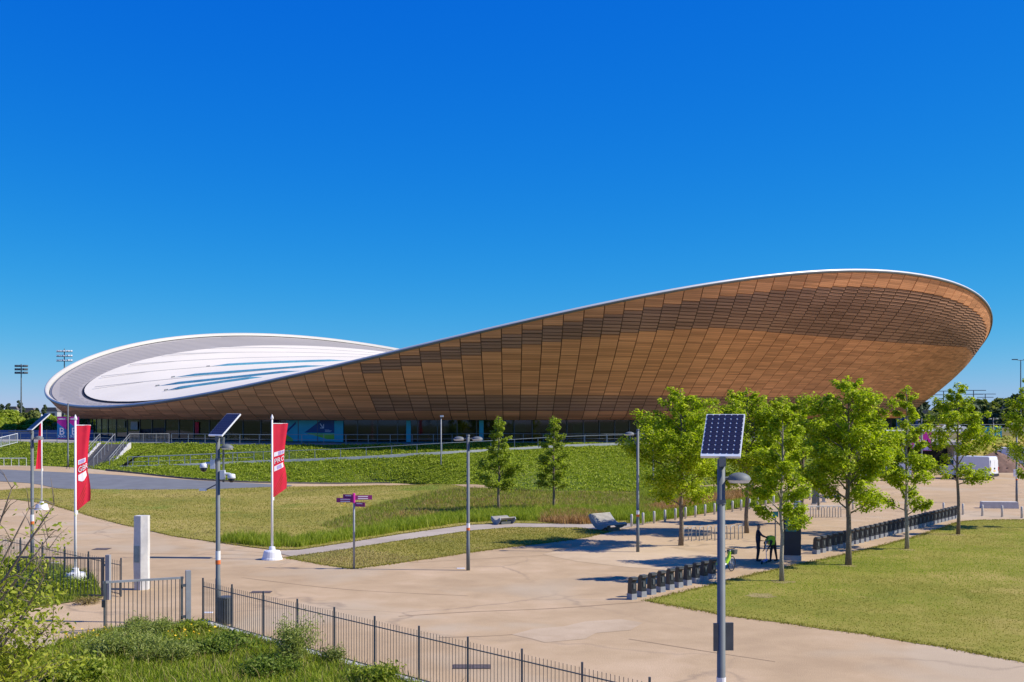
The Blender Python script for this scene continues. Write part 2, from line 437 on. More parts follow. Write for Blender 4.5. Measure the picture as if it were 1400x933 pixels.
def sample(poly, n, rnd=rng):
    A = np.array(poly); lo, hi = A.min(0), A.max(0); out = []; tot = 0
    while tot < n:
        P = rnd.uniform(lo, hi, (n * 2, 2)); P = P[inside(poly, P)]; out.append(P); tot += len(P)
        if len(P) == 0: break
    return np.concatenate(out)[:n]
def gpoly(pix): return [tuple(ground(*p)[:2]) for p in pix]
def blades(name, P, z, h, w, lean, mat, per=1, spread=.05, label=None, cat=None):
    """grass: P n x 2 base points, one bent blade (two triangles) for each"""
    if per > 1:
        P = np.repeat(P, per, 0); z = np.repeat(z, per); P = P + rng.normal(0, spread, P.shape)
        if np.ndim(h): h = np.repeat(h, per)
    n = len(P); hh = h * rng.uniform(.55, 1.25, n); a = rng.uniform(0, 2 * np.pi, n); la = rng.uniform(0, 2 * np.pi, n); ll = lean * rng.uniform(.2, 1.2, n) * hh
    ww = w * rng.uniform(.6, 1.4, n)
    dx, dy = np.cos(a) * ww, np.sin(a) * ww; lx, ly = np.cos(la) * ll, np.sin(la) * ll
    b = np.stack([P[:, 0], P[:, 1], z - .01], 1)
    v0 = b + np.stack([dx, dy, 0 * dx], 1); v1 = b - np.stack([dx, dy, 0 * dx], 1)
    m0 = b + np.stack([lx * .35 + dx * .8, ly * .35 + dy * .8, hh * .6], 1); m1 = b + np.stack([lx * .35 - dx * .8, ly * .35 - dy * .8, hh * .6], 1)
    tp = b + np.stack([lx, ly, hh], 1)
    V = np.stack([v0, v1, m1, m0, tp], 1).reshape(-1, 3); k = np.arange(n)[:, None] * 5
    F = np.concatenate([k + np.array([[0, 1, 2]]), k + np.array([[0, 2, 3]]), k + np.array([[3, 2, 4]])], 0)
    o = bulk(name, V, F, mat, tris=True); tag(o, label, cat); return o
def leaf_quads(C, size, flat=.35, N=None, ratio=.62):
    """rhombic leaves at centres C (n x 3); N optional preferred normals"""
    n = len(C); nrm = rng.normal(0, 1, (n, 3)); nrm[:, 2] = np.abs(nrm[:, 2]) + flat
    if N is not None: nrm = nrm * .55 + N
    nrm /= np.linalg.norm(nrm, axis=1, keepdims=True) + 1e-9
    t = rng.normal(0, 1, (n, 3)); a = np.cross(nrm, t); a /= np.linalg.norm(a, axis=1, keepdims=True) + 1e-9; b = np.cross(nrm, a)
    s = size * rng.uniform(.6, 1.35, (n, 1))
    V = np.stack([C - a * s, C - b * s * ratio + nrm * s * .12, C + a * s * 1.1 - nrm * s * .15, C + b * s * ratio + nrm * s * .12], 1).reshape(-1, 3)
    F = np.arange(n)[:, None] * 4 + np.array([[0, 1, 2, 3]]); return V, F
# ================================================================== GROUND
sheet('ground', [(-4000, -400), (4000, -400), (4000, 7000), (-4000, 7000)], 'far_ground', -.12, 400)
PLAZA = [(-95, 4), (60, 4), (140, 60), (150, 215), (-10, 215), (-95, 150)]
sheet('plaza', PLAZA, 'gravel', 0., 1.5)
# asphalt service road on the left
road_px_far = [(-60, 640), (60, 645), (160, 650), (250, 656), (340, 661), (400, 664)]
road_px_near = [(392, 667), (300, 669), (200, 670), (90, 669), (40, 661), (-60, 656)]
ROAD = [tuple(p) for p in smooth_line(gpoly(road_px_far), 4)] + [tuple(p) for p in smooth_line(gpoly(road_px_near), 4)]
sheet('road', ROAD, 'asphalt', .025, 1.5)
# dry lawn
lawn1_px = [(-60, 676), (40, 668), (90, 669.5), (200, 670.5), (300, 669.5), (400, 666), (520, 664), (640, 668), (760, 673), (868, 674), (905, 690), (905, 706),
            (860, 716), (800, 717), (700, 716), (640, 718), (545, 731), (470, 743), (410, 752), (372, 752), (325, 746), (290, 741), (240, 734), (150, 713), (70, 690), (20, 683), (-60, 684)]
LAWN1 = gpoly(lawn1_px)
sheet('lawn', LAWN1, 'lawn_dry', .04, 1.3, jit=.12)
path_px = [(372, 755), (410, 752.5), (470, 743.5), (545, 731.5), (640, 718.5), (700, 716), (800, 717), (860, 716), (905, 706), (915, 709), (862, 721), (830, 727), (790, 722), (700, 721.5), (645, 726), (545, 740), (470, 752), (402, 762)]
sheet('path', gpoly(path_px), 'path_grey', .022, 1.2)
lawn2_px = [(392, 763), (470, 752.5), (545, 740.5), (645, 726.5), (700, 722), (790, 722.5), (832, 727), (800, 735), (760, 741), (700, 748), (640, 756), (580, 765), (530, 772), (483, 778), (440, 772)]
LAWN2 = gpoly(lawn2_px)
sheet('lawn', LAWN2, 'lawn_dry', .03, 1.0, jit=.13)
lawn3_px = [(884, 822), (930, 811), (975, 800), (1040, 784), (1100, 771), (1150, 760), (1200, 748), (1250, 735), (1290, 722), (1312, 714), (1340, 711.5), (1400, 711), (1480, 712), (1600, 780), (1500, 925), (1400, 906), (1290, 885), (1180, 867), (1080, 853), (1000, 843), (940, 832), (900, 825)]
LAWN3 = gpoly(lawn3_px)
sheet('lawn', LAWN3, 'lawn_green', .012, .9, jit=.13)
meadow_px = [(-40, 905), (60, 893), (90, 880), (147, 866), (200, 858), (262, 857), (310, 867), (360, 880), (407, 892), (458, 905), (514, 920), (575, 938), (640, 958), (700, 980), (300, 1150), (-120, 1100)]
MEADOW = gpoly(meadow_px)
def meadow_h(x, y): return float(.22 * np.exp(-((x + 10.5) / 3.2) ** 2 - ((y - 33) / 4.) ** 2))
sheet('meadow', MEADOW, 'meadow_soil', .03, .8, zfn=meadow_h)
bed_px = [(-40, 775), (20, 772), (80, 776), (128, 790), (140, 818), (70, 828), (-40, 850)]
BED = gpoly(bed_px); sheet('planting_bed', BED, 'meadow_soil', .03, 1.)
# surface joints, a re-laid patch and bare soil round the lawn trees
def strip(name, pix, w, mat, off):
    L = smooth_line([ground(*p) for p in pix], 6); mb = MB()
    for i, p in enumerate(L):
        d = (L[min(i + 1, len(L) - 1)] - L[max(i - 1, 0)]); d.z = 0; d = d.normalized(); n = Vector((-d.y, d.x, 0)) * w / 2 * random.uniform(.6, 1.3)
        mb.v += [tuple(p + n + Vector((0, 0, off))), tuple(p - n + Vector((0, 0, off)))]
    for i in range(len(L) - 1): mb.f.append((2 * i + 1, 2 * i + 3, 2 * i + 2, 2 * i)); mb.m.append(0)
    tag(mb.build(name, mat), kind='structure')
for pix, w in (([(545, 843), (640, 837), (760, 832), (880, 823)], .10), ([(150, 757), (290, 758), (420, 762)], .06), ([(600, 872), (700, 868), (780, 856), (830, 849)], .07), 
               ([(860, 874), (960, 890), (1060, 905)], .06), ([(560, 770), (700, 762), (800, 757)], .06), ([(330, 790), (470, 806), (640, 815)], .05), ([(240, 750), (300, 752), (380, 757)], .04)):
    strip('paving_joint', pix, w, 'joint', .005)
sheet('paving_patch', gpoly([(742, 758), (800, 746), (880, 744), (985, 760), (1010, 772), (960, 783), (860, 776), (790, 768)]), 'gravel_pale', .007, 1.2, jit=.05)
sheet('paving_patch', gpoly([(700, 868), (730, 860), (770, 857), (800, 850), (850, 847), (880, 852), (862, 862), (815, 866), (800, 874), (745, 879)]), 'gravel_grey', .007, .8, jit=.2)
for px, py, r in ((1069, 796, .5), (1160, 774, .4), (1240, 752, .4), (1310, 732, .4), (1040, 815, .6)):
    p = ground(px, py); sheet('bare_soil', [(p.x + r * math.cos(a) * random.uniform(.7, 1.2), p.y + r * math.sin(a) * random.uniform(.7, 1.2)) for a in np.linspace(0, 6.28, 15)[:-1]], 'bare_soil', .018, .5)
# ---- embankment and terrace
TZ = 3.55
base_line = [ground(*p) for p in ((-160, 636.5), (-60, 636.5), (40, 637), (110, 640), (160, 645), (250, 654.5), (340, 660), (450, 662), (560, 662), (680, 668), (770, 672), (868, 673))]
ramp_line = [level(*p) for p in ((165, 640, 1.38), (250, 637, 1.6), (350, 632.5, 1.9), (475, 627.5, 2.25), (600, 620.5, 2.75), (700, 615, 3.1), (775, 610.5, 3.4), (855, 608, TZ))]
edge_line = [level(*p) for p in ((-160, 604.5, TZ), (-60, 605, TZ), (165, 606, TZ), (250, 607, TZ), (350, 608.3, TZ), (475, 608.5, TZ), (600, 607.8, TZ), (667, 606.3, TZ))] + [Vector((6.2, 131.2, TZ)), Vector((13.2, 131, TZ))]
BASE, RAMP, EDGE = smooth_line(base_line, 8), smooth_line(ramp_line, 10), smooth_line(edge_line, 8)
def resample(line, xs):
    X = np.array([p.x for p in line]); o = np.argsort(X); X = X[o]; Y = np.array([p.y for p in line])[o]; Z = np.array([p.z for p in line])[o]
    return [Vector((x, float(np.interp(x, X, Y)), float(np.interp(x, X, Z)))) for x in xs]
def loft(name, A, B, mat, nrow, bulge=0.):
    mb = MB(); n = len(A)
    rows = [[a.lerp(b, j / nrow) + Vector((0, 0, bulge * math.sin(math.pi * j / nrow))) for a, b in zip(A, B)] for j in range(nrow + 1)]
    for r in rows: mb.v += [tuple(p) for p in r]
    for j in range(nrow):
        for i in range(n - 1):
            mb.f.append((j * n + i, j * n + i + 1, (j + 1) * n + i + 1, (j + 1) * n + i)); mb.m.append(0)
    o = mb.build(name, mat, None, True); tag(o, kind='structure'); return rows
xsL = list(np.linspace(-85, RAMP[0].x, 40)); xsR = list(np.linspace(RAMP[0].x, 13.0, 90))
bankL = loft('embankment', resample(BASE, xsL), resample(EDGE, xsL), 'bank_soil', 6, .12)
rl = resample(RAMP, xsR); ru = [p + Vector((0, 1.7, .0)) for p in rl]
bankR = loft('embankment', resample(BASE, xsR), [p - Vector((0, 0, .02)) for p in rl], 'bank_soil', 6, .15)
loft('ramp_path', [p + Vector((0, 0, .02)) for p in rl], [p + Vector((0, 0, .02)) for p in ru], 'pale_concrete', 1)
mbk = MB()
for a, b in zip(rl[:-1], rl[1:]):
    c = (a + b) / 2; mbk.box((c.x, c.y - .10, c.z + .02), ((b - a).length + .02, .22, .34), math.atan2(b.y - a.y, b.x - a.x))
tag(mbk.build('ramp_kerb', 'pale_concrete'), kind='structure')
ru_b, eu = [], []
for p, q in zip(ru, resample(EDGE, xsR)):
    ru_b.append(p); eu.append(q if q.y > p.y + .3 else p + Vector((0, .3, 0)))
bankU = loft('embankment', ru_b, eu, 'bank_soil', 5, .1)
# right flank of the terrace
EDGE_R = [Vector(p) for p in ((13.2, 131, TZ), (29, 138, TZ), (41, 147, TZ), (54, 160, TZ), (66, 176, TZ), (77, 198, TZ), (80, 240, TZ))]
side_top = smooth_line(EDGE_R, 6); side_bot = smooth_line([Vector((13.0, 106, .0)), Vector((30, 127, 0)), Vector((44, 139, 0)), Vector((60, 156, 0)), Vector((73, 173, 0)), Vector((84, 196, 0)), Vector((88, 240, 0))], 6)
side_bot[0] = BASE[-1].copy()
bankS = loft('embankment', side_bot, side_top, 'bank_soil', 5, .1)
terr = [(p.x, p.y) for p in resample(EDGE, np.linspace(-85, 13.2, 60))] + [(p.x, p.y) for p in side_top[1:]] + [(80, 300), (-130, 300), (-130, 140)]
sheet('terrace', terr, 'terrace_paving', 0., 6, zfn=lambda x, y: TZ)
bk = MB().quad((-130, 140, TZ), (-130, 140, -.2), (-85, edge_line[0].y, -.2), (-85, edge_line[0].y, TZ)); tag(bk.build('terrace_wall', 'concrete'), kind='structure')
# steel edging between ivy bank and road
mbk = MB()
for a, b in zip(BASE[30:-1], BASE[31:]):
    if a.x > -13: break
    c = (a + b) / 2; mbk.box((c.x, c.y - .1, c.z + .03), ((b - a).length + .02, .12, .24), math.atan2(b.y - a.y, b.x - a.x))
tag(mbk.build('road_kerb', 'kerb_dark'), kind='structure')

# ---- ivy on the banks (ground cover)
def ivy(name, rows, n, size, label, mat='leaf_ivy', vmax=1.):
    A = np.array([[tuple(p) for p in r] for r in rows]); nr, nc = A.shape[:2]
    # weight columns by area
    w = np.linalg.norm(A[-1] - A[0], axis=1); w = (w[:-1] + w[1:]) * np.linalg.norm(A[0, 1:] - A[0, :-1], axis=1); w = w / w.sum()
    ci = rng.choice(nc - 1, n, p=w); u = rng.uniform(0, 1, n); v = rng.uniform(0, (nr - 1) * vmax, n); ri = np.minimum(v.astype(int), nr - 2); v = v - ri
    u3, v3 = u[:, None], v[:, None]
    P = (A[ri, ci] * (1 - u3) + A[ri, ci + 1] * u3) * (1 - v3) + (A[ri + 1, ci] * (1 - u3) + A[ri + 1, ci + 1] * u3) * v3
    lump = .10 + .09 * np.sin(P[:, 0] * 1.7 + np.sin(P[:, 1] * 2.3) * 2) + .07 * np.sin(P[:, 0] * .6 + P[:, 2] * 3)
    # thin patches
    k = np.sin(P[:, 0] * .23 + 1) * np.sin(P[:, 0] * .071 + P[:, 2] * 1.3) + rng.normal(0, .35, n)
    keep = k < .72; P = P[keep]; lump = lump[keep]
    P[:, 2] += rng.uniform(0, 1, len(P)) * np.clip(lump, .03, 1)
    V, F = leaf_quads(P, size, .2, None, .8)
    o = bulk(name, V, F, mat); tag(o, label, 'ground cover'); return o
ivy('ivy_cover', bankL, 60000, .075, 'low green ivy covering the bank left of the concrete stairs')
ivy('ivy_cover', bankR, 150000, .075, 'wide green ivy slope below the ramp path', vmax=.955)
ivy('ivy_cover', bankU, 42000, .075, 'narrow strip of bright ivy between ramp and terrace railing')
ivy('ivy_cover', bankS, 14000, .17, 'ivy slope on the right flank of the terrace behind the plaza trees')

# ================================================================== VELODROME
CX, CY, ROT, AX, BX, Z0, ZA, EXP = -0.247, 199.911, -0.831, 75.0, 72.146, 15.982, 8.128, 0.908
ZB = 6.2
cR, sR = math.cos(ROT), math.sin(ROT)
def ell(t):
    c, s = math.cos(t), math.sin(t)
    return math.copysign(abs(c) ** EXP, c), math.copysign(abs(s) ** EXP, s)
def uv2w(u, v): return CX + u * cR - v * sR, CY + u * sR + v * cR
def rim_z(t):
    c, s = ell(t); return Z0 + ZA * (c * c - s * s)
def shell(t, z, out=0.):
    """point of the timber bowl at ellipse parameter t and height z"""
    c, s = ell(t); u, v = AX * c, BX * s; r = math.hypot(u, v); zr = rim_z(t)
    k = max(0., min(1., (z - ZB) / (zr - ZB)))
    off = (zr - z) - .10 * (zr - ZB) * math.sin(math.pi * k ** 1.5)
    if z < ZB + .9: off += .75 * (1 - (z - ZB) / .9) ** 2
    q = (r - off + out) / r
    x, y = uv2w(u * q, v * q); return Vector((x, y, z))
def roof_z(u, v): return Z0 + ZA * ((u / AX) ** 2 - (v / BX) ** 2)
def project(p): return 700 + FPX * p.x / p.y, HORIZON - FPX * (p.z - EYE) / p.y
vel = thing('velodrome', (0, 0, 0), 'huge timber-clad velodrome with a white saddle-shaped roof on the terrace', 'velodrome')
NCOL = 196
T = [2 * math.pi * i / NCOL for i in range(NCOL + 1)]
# backing shell
mb = MB(); NZ = 14
for i in range(NCOL):
    zr = rim_z(T[i])
    for j in range(NZ + 1):
        mb.v.append(tuple(shell(T[i], ZB + (zr - ZB) * (j / NZ) ** 1.3, -.13)))
for i in range(NCOL):
    for j in range(NZ):
        a = i * (NZ + 1) + j; b = ((i + 1) % NCOL) * (NZ + 1) + j
        mb.f.append((a, b, b + 1, a + 1)); mb.m.append(0)
mb.build('wall', 'cedar_backing', vel, True)
# soffit under the bowl
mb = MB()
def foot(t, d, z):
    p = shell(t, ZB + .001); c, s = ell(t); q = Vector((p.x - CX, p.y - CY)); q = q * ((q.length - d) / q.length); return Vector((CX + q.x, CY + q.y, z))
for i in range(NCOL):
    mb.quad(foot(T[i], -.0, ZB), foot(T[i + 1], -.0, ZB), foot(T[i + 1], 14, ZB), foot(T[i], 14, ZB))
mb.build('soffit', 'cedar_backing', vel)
# timber panels and louvres
LOW = ([13.2, 14.7, 16.9, 19.3, 21.6, 23.3, 24.1], [1.7, 2.1, 2.6, 3.6, 5.0, 7.0, 7.9])
panels = []
prnd = random.Random(3)
for i in range(NCOL):
    tm = (T[i] + T[i + 1]) / 2; zr = rim_z(tm)
    cuts = [(ZB, 0), (7.25, 0)]; up_a = zr - (.7 + (zr - 13.2) * .11); up_b = zr - float(np.interp(zr, *LOW))
    low_band = zr > 12.7
    ph = prnd.choice((0., .81))
    zs = [ZB, 7.25] + ([9.03] if low_band else [8.9])
    z = zs[-1] + 1.62 * (.62 if ph else 1)
    top = up_b if zr > 12.9 else zr
    while z < top - .7: zs.append(z); z += 1.62
    kinds = ['p'] * (len(zs) - 1)
    if low_band: kinds[1] = 'l'
    if zr > 12.9:
        zs.append(up_b); kinds.append('p')
        m = max(1, round((up_a - up_b) / 1.35))
        for k in range(m): zs.append(up_b + (up_a - up_b) * (k + 1) / m); kinds.append('l')
    zs.append(zr - .05); kinds.append('p')
    if zr < 8.9: zs = [ZB, min(7.25, zr - .4), zr - .05]; kinds = ['p', 'p']
    for k in range(len(zs) - 1):
        if zs[k + 1] - zs[k] < .12: continue
        panels.append((i, zs[k], zs[k + 1], kinds[k], prnd.random() * .8 + .1))
def panel_geo(i, z0, z1, kind, slope_top):
    """12-50 triangle panel; the gap to its neighbours is about 7 cm"""
    dt = T[1] * .022; ta, tb = T[i] + dt, T[i + 1] - dt; g = .014; mb = MB()
    def pz(t, z):   # follow the rim on the top row
        if slope_top: zr = rim_z(t) - .05; z = z0 + (z - z0) * (zr - z0) / (z1 - z0)
        return z
    if kind == 'p':
        zz = [z0 + g, (z0 + z1) / 2, z1 - g]
        for o in (.03, -.1):
            for z in zz:
                for t in (ta, tb): mb.v.append(tuple(shell(t, pz(t, z), o)))
        for q in ((0, 1, 3, 2), (2, 3, 5, 4), (0, 6, 7, 1), (4, 5, 11, 10), (0, 2, 8, 6), (2, 4, 10, 8), (1, 7, 9, 3), (3, 9, 11, 5)):
            mb.f.append(q); mb.m.append(0)
    else:
        n = max(2, round((z1 - z0) / .34)); h = (z1 - z0) / n
        for k in range(n):
            a = z0 + h * k + .03; b = a + h * .78; s = len(mb.v)
            for (z, o) in ((a, .0), (b, -.06), (b + .03, -.10), (a + .03, -.06)):
                for t in (ta, tb): mb.v.append(tuple(shell(t, pz(t, z), o)))
            for q in ((0, 1, 3, 2), (2, 3, 5, 4), (0, 6, 7, 1)): mb.f.append(tuple(s + w for w in q)); mb.m.append(0)
    return mb
def add_tone(me, vals):
    at = me.attributes.new('tone', 'FLOAT', 'FACE'); at.data.foreach_set('value', vals)
vis = []
for P in panels:
    q = [project(shell(T[P[0]], P[1])), project(shell(T[P[0] + 1], P[1])), project(shell(T[P[0] + 1], P[2])), project(shell(T[P[0]], P[2]))]
    area = sum(q[k][0] * q[(k + 1) % 4][1] - q[(k + 1) % 4][0] * q[k][1] for k in range(4)) / 2
    vis.append(-area)                         # front-facing panels come out positive
order = sorted(range(len(panels)), key=lambda k: -vis[k]); single = set(order[:300])
top_of = {}
for k, P in enumerate(panels): top_of[P[0]] = k
rest = {'p': (MB(), []), 'l': (MB(), [])}
for k, (i, z0, z1, kd, tone) in enumerate(panels):
    g = panel_geo(i, z0, z1, kd, top_of[i] == k)
    if k in single:
        me = g.mesh('cladding_panel' if kd == 'p' else 'louvre_panel'); add_tone(me, [tone] * len(g.f))
        link(me.name.split('.')[0], me, 'cedar' if kd == 'p' else 'cedar_louvre', vel)
    else:
        mbx, tn = rest[kd]; n = len(mbx.v); mbx.v += g.v; mbx.f += [tuple(n + w for w in q) for q in g.f]; mbx.m += g.m; tn += [tone] * len(g.f)
for kd, nm, mt in (('p', 'cladding', 'cedar'), ('l', 'louvres', 'cedar_louvre')):
    mbx, tn = rest[kd]; me = mbx.mesh(nm); add_tone(me, tn); o = link(nm, me, mt, vel); o['kind'] = 'stuff'
# ribs between columns
mb = MB()
for i in range(NCOL):
    zr = rim_z(T[i]); pts = []
    for j in range(7):
        z = ZB + .2 + (zr - .1 - ZB - .2) * j / 6; pts.append(shell(T[i], z, -.075))
    w = .035 / 74
    for a, b in zip(pts[:-1], pts[1:]):
        tn = Vector((-math.sin(T[i] + ROT), math.cos(T[i] + ROT), 0)) * .045
        mb.quad(a - tn, a + tn, b + tn, b - tn)
o = mb.build('ribs', 'cedar_backing', vel); o['kind'] = 'stuff'
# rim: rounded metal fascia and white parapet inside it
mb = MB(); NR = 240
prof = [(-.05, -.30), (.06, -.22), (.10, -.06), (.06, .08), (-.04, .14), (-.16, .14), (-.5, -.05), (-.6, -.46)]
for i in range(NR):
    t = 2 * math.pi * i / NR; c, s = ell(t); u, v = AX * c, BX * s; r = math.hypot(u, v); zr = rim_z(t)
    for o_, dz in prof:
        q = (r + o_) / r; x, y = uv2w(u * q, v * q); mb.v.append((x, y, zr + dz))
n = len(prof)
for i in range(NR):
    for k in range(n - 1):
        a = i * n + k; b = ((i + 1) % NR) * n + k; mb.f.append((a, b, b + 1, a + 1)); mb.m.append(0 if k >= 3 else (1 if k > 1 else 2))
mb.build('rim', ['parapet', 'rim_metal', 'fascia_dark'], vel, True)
# roof: boarded gutter band, dark ring of painted shade, white membrane
def qin(t):
    return .875 - .072 * math.cos(2 * t)
def ring_pt(t, q, dz):
    c, s = ell(t); u, v = AX * c * q, BX * s * q; x, y = uv2w(u, v); return (x, y, roof_z(u, v) + dz)
def ring(name, qa, qb, za, zb_, mat, n=240, rows=3):
    mb = MB()
    for i in range(n):
        t = 2 * math.pi * i / n
        for j in range(rows + 1):
            k = j / rows; q = qa(t) * (1 - k) + qb(t) * k; mb.v.append(ring_pt(t, q, za * (1 - k) + zb_ * k))
    for i in range(n):
        for j in range(rows):
            a = i * (rows + 1) + j; b = ((i + 1) % n) * (rows + 1) + j; mb.f.append((a, b, b + 1, a + 1)); mb.m.append(0)
    return mb.build(name, mat, vel, True)
ring('gutter', lambda t: .9985 - .55 / 74, lambda t: .9985 - 1.1 / 74, -.45, -.5, 'fascia_dark', rows=1)
band = ring('roof_band', lambda t: 1 - 1.0 / 74, qin, -.42, -.42, 'gutter_board', rows=4)
# boards of the band: raised seams running along the ring's chords
mb = MB(); wdir = Vector((cR, sR, 0))
srnd = random.Random(5)
for k in range(-50, 51):
    # lines of constant u + slant, clipped to the band
    u0 = k * 1.5
    for sgn in (-1, 1):
        pts = []
        for j in range(140):
            v = sgn * (j * .6); tt = math.atan2(v / BX, u0 / AX); q = math.hypot(u0 / AX, v / BX)
            c, s = ell(tt); qe = q / math.hypot(c, s)
            if qin(tt) + .004 < qe < 1 - 1.8 / 74: pts.append((u0, v))
        for a, b in zip(pts[:-1], pts[1:]):
            if abs(a[1] - b[1]) > 1: continue
            P = [];
            for (u, v), d in ((a, -.1), (b, -.1), (b, .1), (a, .1)):
                x, y = uv2w(u + d, v); P.append((x, y, roof_z(u + d, v) - .37))
            mb.quad(*P)
o = mb.build('board_seams', 'membrane_seam', vel); o['kind'] = 'stuff'
ring('roof_shade_ring', lambda t: qin(t) + .001, lambda t: qin(t) - .0035, -.40, -.40, 'painted_shade', rows=1)  # near-black ring paints the shade beside the raised membrane
ring('membrane_edge', lambda t: qin(t) - .0028, lambda t: qin(t) - .0040, -.42, -.22, 'painted_shade', rows=1)  # membrane edge also coloured near-black, as painted shade
mb = MB(); NQ = 24; NT = 160
for j in range(1, NQ + 1):
    for i in range(NT):
        t = 2 * math.pi * i / NT; mb.v.append(ring_pt(t, (qin(t) - .0040) * j / NQ, -.22 + .32 * min(1, (NQ - j) / 3)))
mb.v.append(ring_pt(0, 0, .1))
for j in range(NQ - 1):
    for i in range(NT):
        a = j * NT + i; b = j * NT + (i + 1) % NT; mb.f.append((a, b, b + NT, a + NT)); mb.m.append(0)
for i in range(NT): mb.f.append((NQ * NT, i, (i + 1) % NT)[::1]); mb.m.append(0)
mb.build('roof_membrane', 'membrane', vel, True)
# seams and rooflights run across the saddle
def roof_line(p, q, n=30): return [(p[0] + (q[0] - p[0]) * k / n, p[1] + (q[1] - p[1]) * k / n) for k in range(n + 1)]
def in_membrane(u, v, m=.012):
    tt = math.atan2(v / BX, u / AX); c, s = ell(tt); return math.hypot(u / AX, v / BX) / math.hypot(c, s) < qin(tt) - m
def roof_strip(name, line, w, h, mat, taper=False):
    mb = MB(); n = len(line)
    for k, (u, v) in enumerate(line):
        a = line[max(k - 1, 0)]; b = line[min(k + 1, n - 1)]; dx, dy = b[0] - a[0], b[1] - a[1]; L = math.hypot(dx, dy)
        nx, ny = -dy / L, dx / L; f = min(1., min(k, n - 1 - k) / 5) if taper else 1.
        f = max(f, .04)
        for s_, hh in ((-1, 0), (-.8, h * f), (.8, h * f), (1, 0)):
            uu, vv = u + nx * s_ * w / 2 * f, v + ny * s_ * w / 2 * f; x, y = uv2w(uu, vv); mb.v.append((x, y, roof_z(uu, vv) + .1 + hh))
    for k in range(n - 1):
        for j in range(3):
            a = k * 4 + j; mb.f.append((a, a + 1, a + 5, a + 4)); mb.m.append(0)
    return mb.build(name, mat, vel)
lights = [((-1.3, -62.1), (7.2, -53)), ((-11., -58.7), (4.3, -45.6)), ((-20.1, -51.8), (-5.4, -35.1)), ((-29.2, -41.1), (-19, -21.7))]
for (a, b) in lights:
    e = (b[0] + (b[0] - a[0]) * .06, b[1] + (b[1] - a[1]) * .06)
    ln = roof_line(a, e, 36); roof_strip('rooflight', ln, .8, .3, 'rooflight_glass', True)
    fr = roof_strip('rooflight_vent', [(a[0] - .02 * k, a[1] + .25 - .25 * k) for k in range(3)], .25, .18, 'fascia_dark')
mb_n = 0
for (a, d) in (((-35.7, -57.6), (6.8, 16.5)), ((-44.7, -50.4), (7.2, 21.6)), ((-52, -41), (7.6, 24)), ((-57.5, -31), (8, 28)), ((-25, -63), (9, 13))):
    ln = [p for p in roof_line(a, (a[0] + d[0] * 2.2, a[1] + d[1] * 2.2), 40) if in_membrane(*p)]
    if len(ln) > 3: roof_strip('roof_seam', ln, .34, .06, 'membrane_seam')
# ---- glazed ground floor
NP = 168; TP = [2 * math.pi * i / NP for i in range(NP + 1)]
GD = 1.6
gl_rest = MB(); fr_rest = MB()
for i in range(NP):
    a, b = foot(TP[i], GD, TZ), foot(TP[i + 1], GD, TZ); n = (b - a).normalized() * .05
    ax, bx = a + n, b - n; xa = project((a + b) / 2)[0]
    front = (a + b).y / 2 < CY - 8 and 60 < xa < 1260
    P = [(ax.x, ax.y, TZ + .12), (bx.x, bx.y, TZ + .12), (bx.x, bx.y, ZB - .02), (ax.x, ax.y, ZB - .02)]
    if front:
        MB().quad(*P).build('window_pane', 'facade_glass', vel)
        MB().box((a.x, a.y, (TZ + ZB) / 2), (.09, .16, ZB - TZ - .01), math.atan2((b - a).y, (b - a).x)).build('mullion', 'dark_steel', vel)
    else:
        gl_rest.quad(*P); fr_rest.box((a.x, a.y, (TZ + ZB) / 2), (.09, .16, ZB - TZ - .01), math.atan2((b - a).y, (b - a).x))
for m_, nm, mt in ((gl_rest, 'glazing', 'facade_glass'), (fr_rest, 'mullions', 'dark_steel')):
    o = m_.build(nm, mt, vel); o['kind'] = 'stuff'
mb = MB(); mb2 = MB(); mb3 = MB()
for i in range(NP):
    a, b = foot(TP[i], GD, 0), foot(TP[i + 1], GD, 0); c = (a + b) / 2; L = (b - a).length; rz = math.atan2((b - a).y, (b - a).x)
    mb.box((c.x, c.y, TZ + .065), (L + .02, .14, .11), rz)
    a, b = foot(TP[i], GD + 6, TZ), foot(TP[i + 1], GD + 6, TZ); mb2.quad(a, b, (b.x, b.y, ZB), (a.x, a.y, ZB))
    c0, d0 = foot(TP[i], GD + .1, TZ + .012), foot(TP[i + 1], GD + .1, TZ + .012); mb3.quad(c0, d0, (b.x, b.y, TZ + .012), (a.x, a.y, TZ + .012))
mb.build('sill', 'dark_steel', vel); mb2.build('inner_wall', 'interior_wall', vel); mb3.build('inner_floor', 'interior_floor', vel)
def t_at_px(px):
    best = min((abs(project(foot(t, GD, 5))[0] - px), t) for t in np.linspace(0, 2 * math.pi, 1500) if foot(t, GD, 5).y < CY)
    return best[1]
def facade_panel(px0, px1, z0, z1, depth, mat, name='mural_board', parent=vel):
    t0, t1 = t_at_px(px0), t_at_px(px1); a, b = foot(t0, GD + depth, z0), foot(t1, GD + depth, z0)
    mb = MB(); c = (a + b) / 2; mb.box((c.x, c.y, (z0 + z1) / 2), ((b - a).length, .05, z1 - z0), math.atan2((b - a).y, (b - a).x))
    return mb.build(name, mat, parent), a, b
mur, ma, mbp = facade_panel(392, 458, TZ + .15, ZB - .05, -.12, 'mural_teal'); tag(mur, 'teal mural board with navy wedge and white arrow behind the glass')
e1 = (mbp - ma).normalized(); e2 = Vector((0, 0, 1)); nn = Vector((e1.y, -e1.x, 0)); LM = (mbp - ma).length
def on_mural(poly, mat, name, lift):
    MB().prism(poly, .012, lambda u, v, w: Vector((ma.x, ma.y, TZ + .15)) + e1 * (u * LM) + e2 * v + nn * (.03 + lift + w)).build(name, mat, mur)
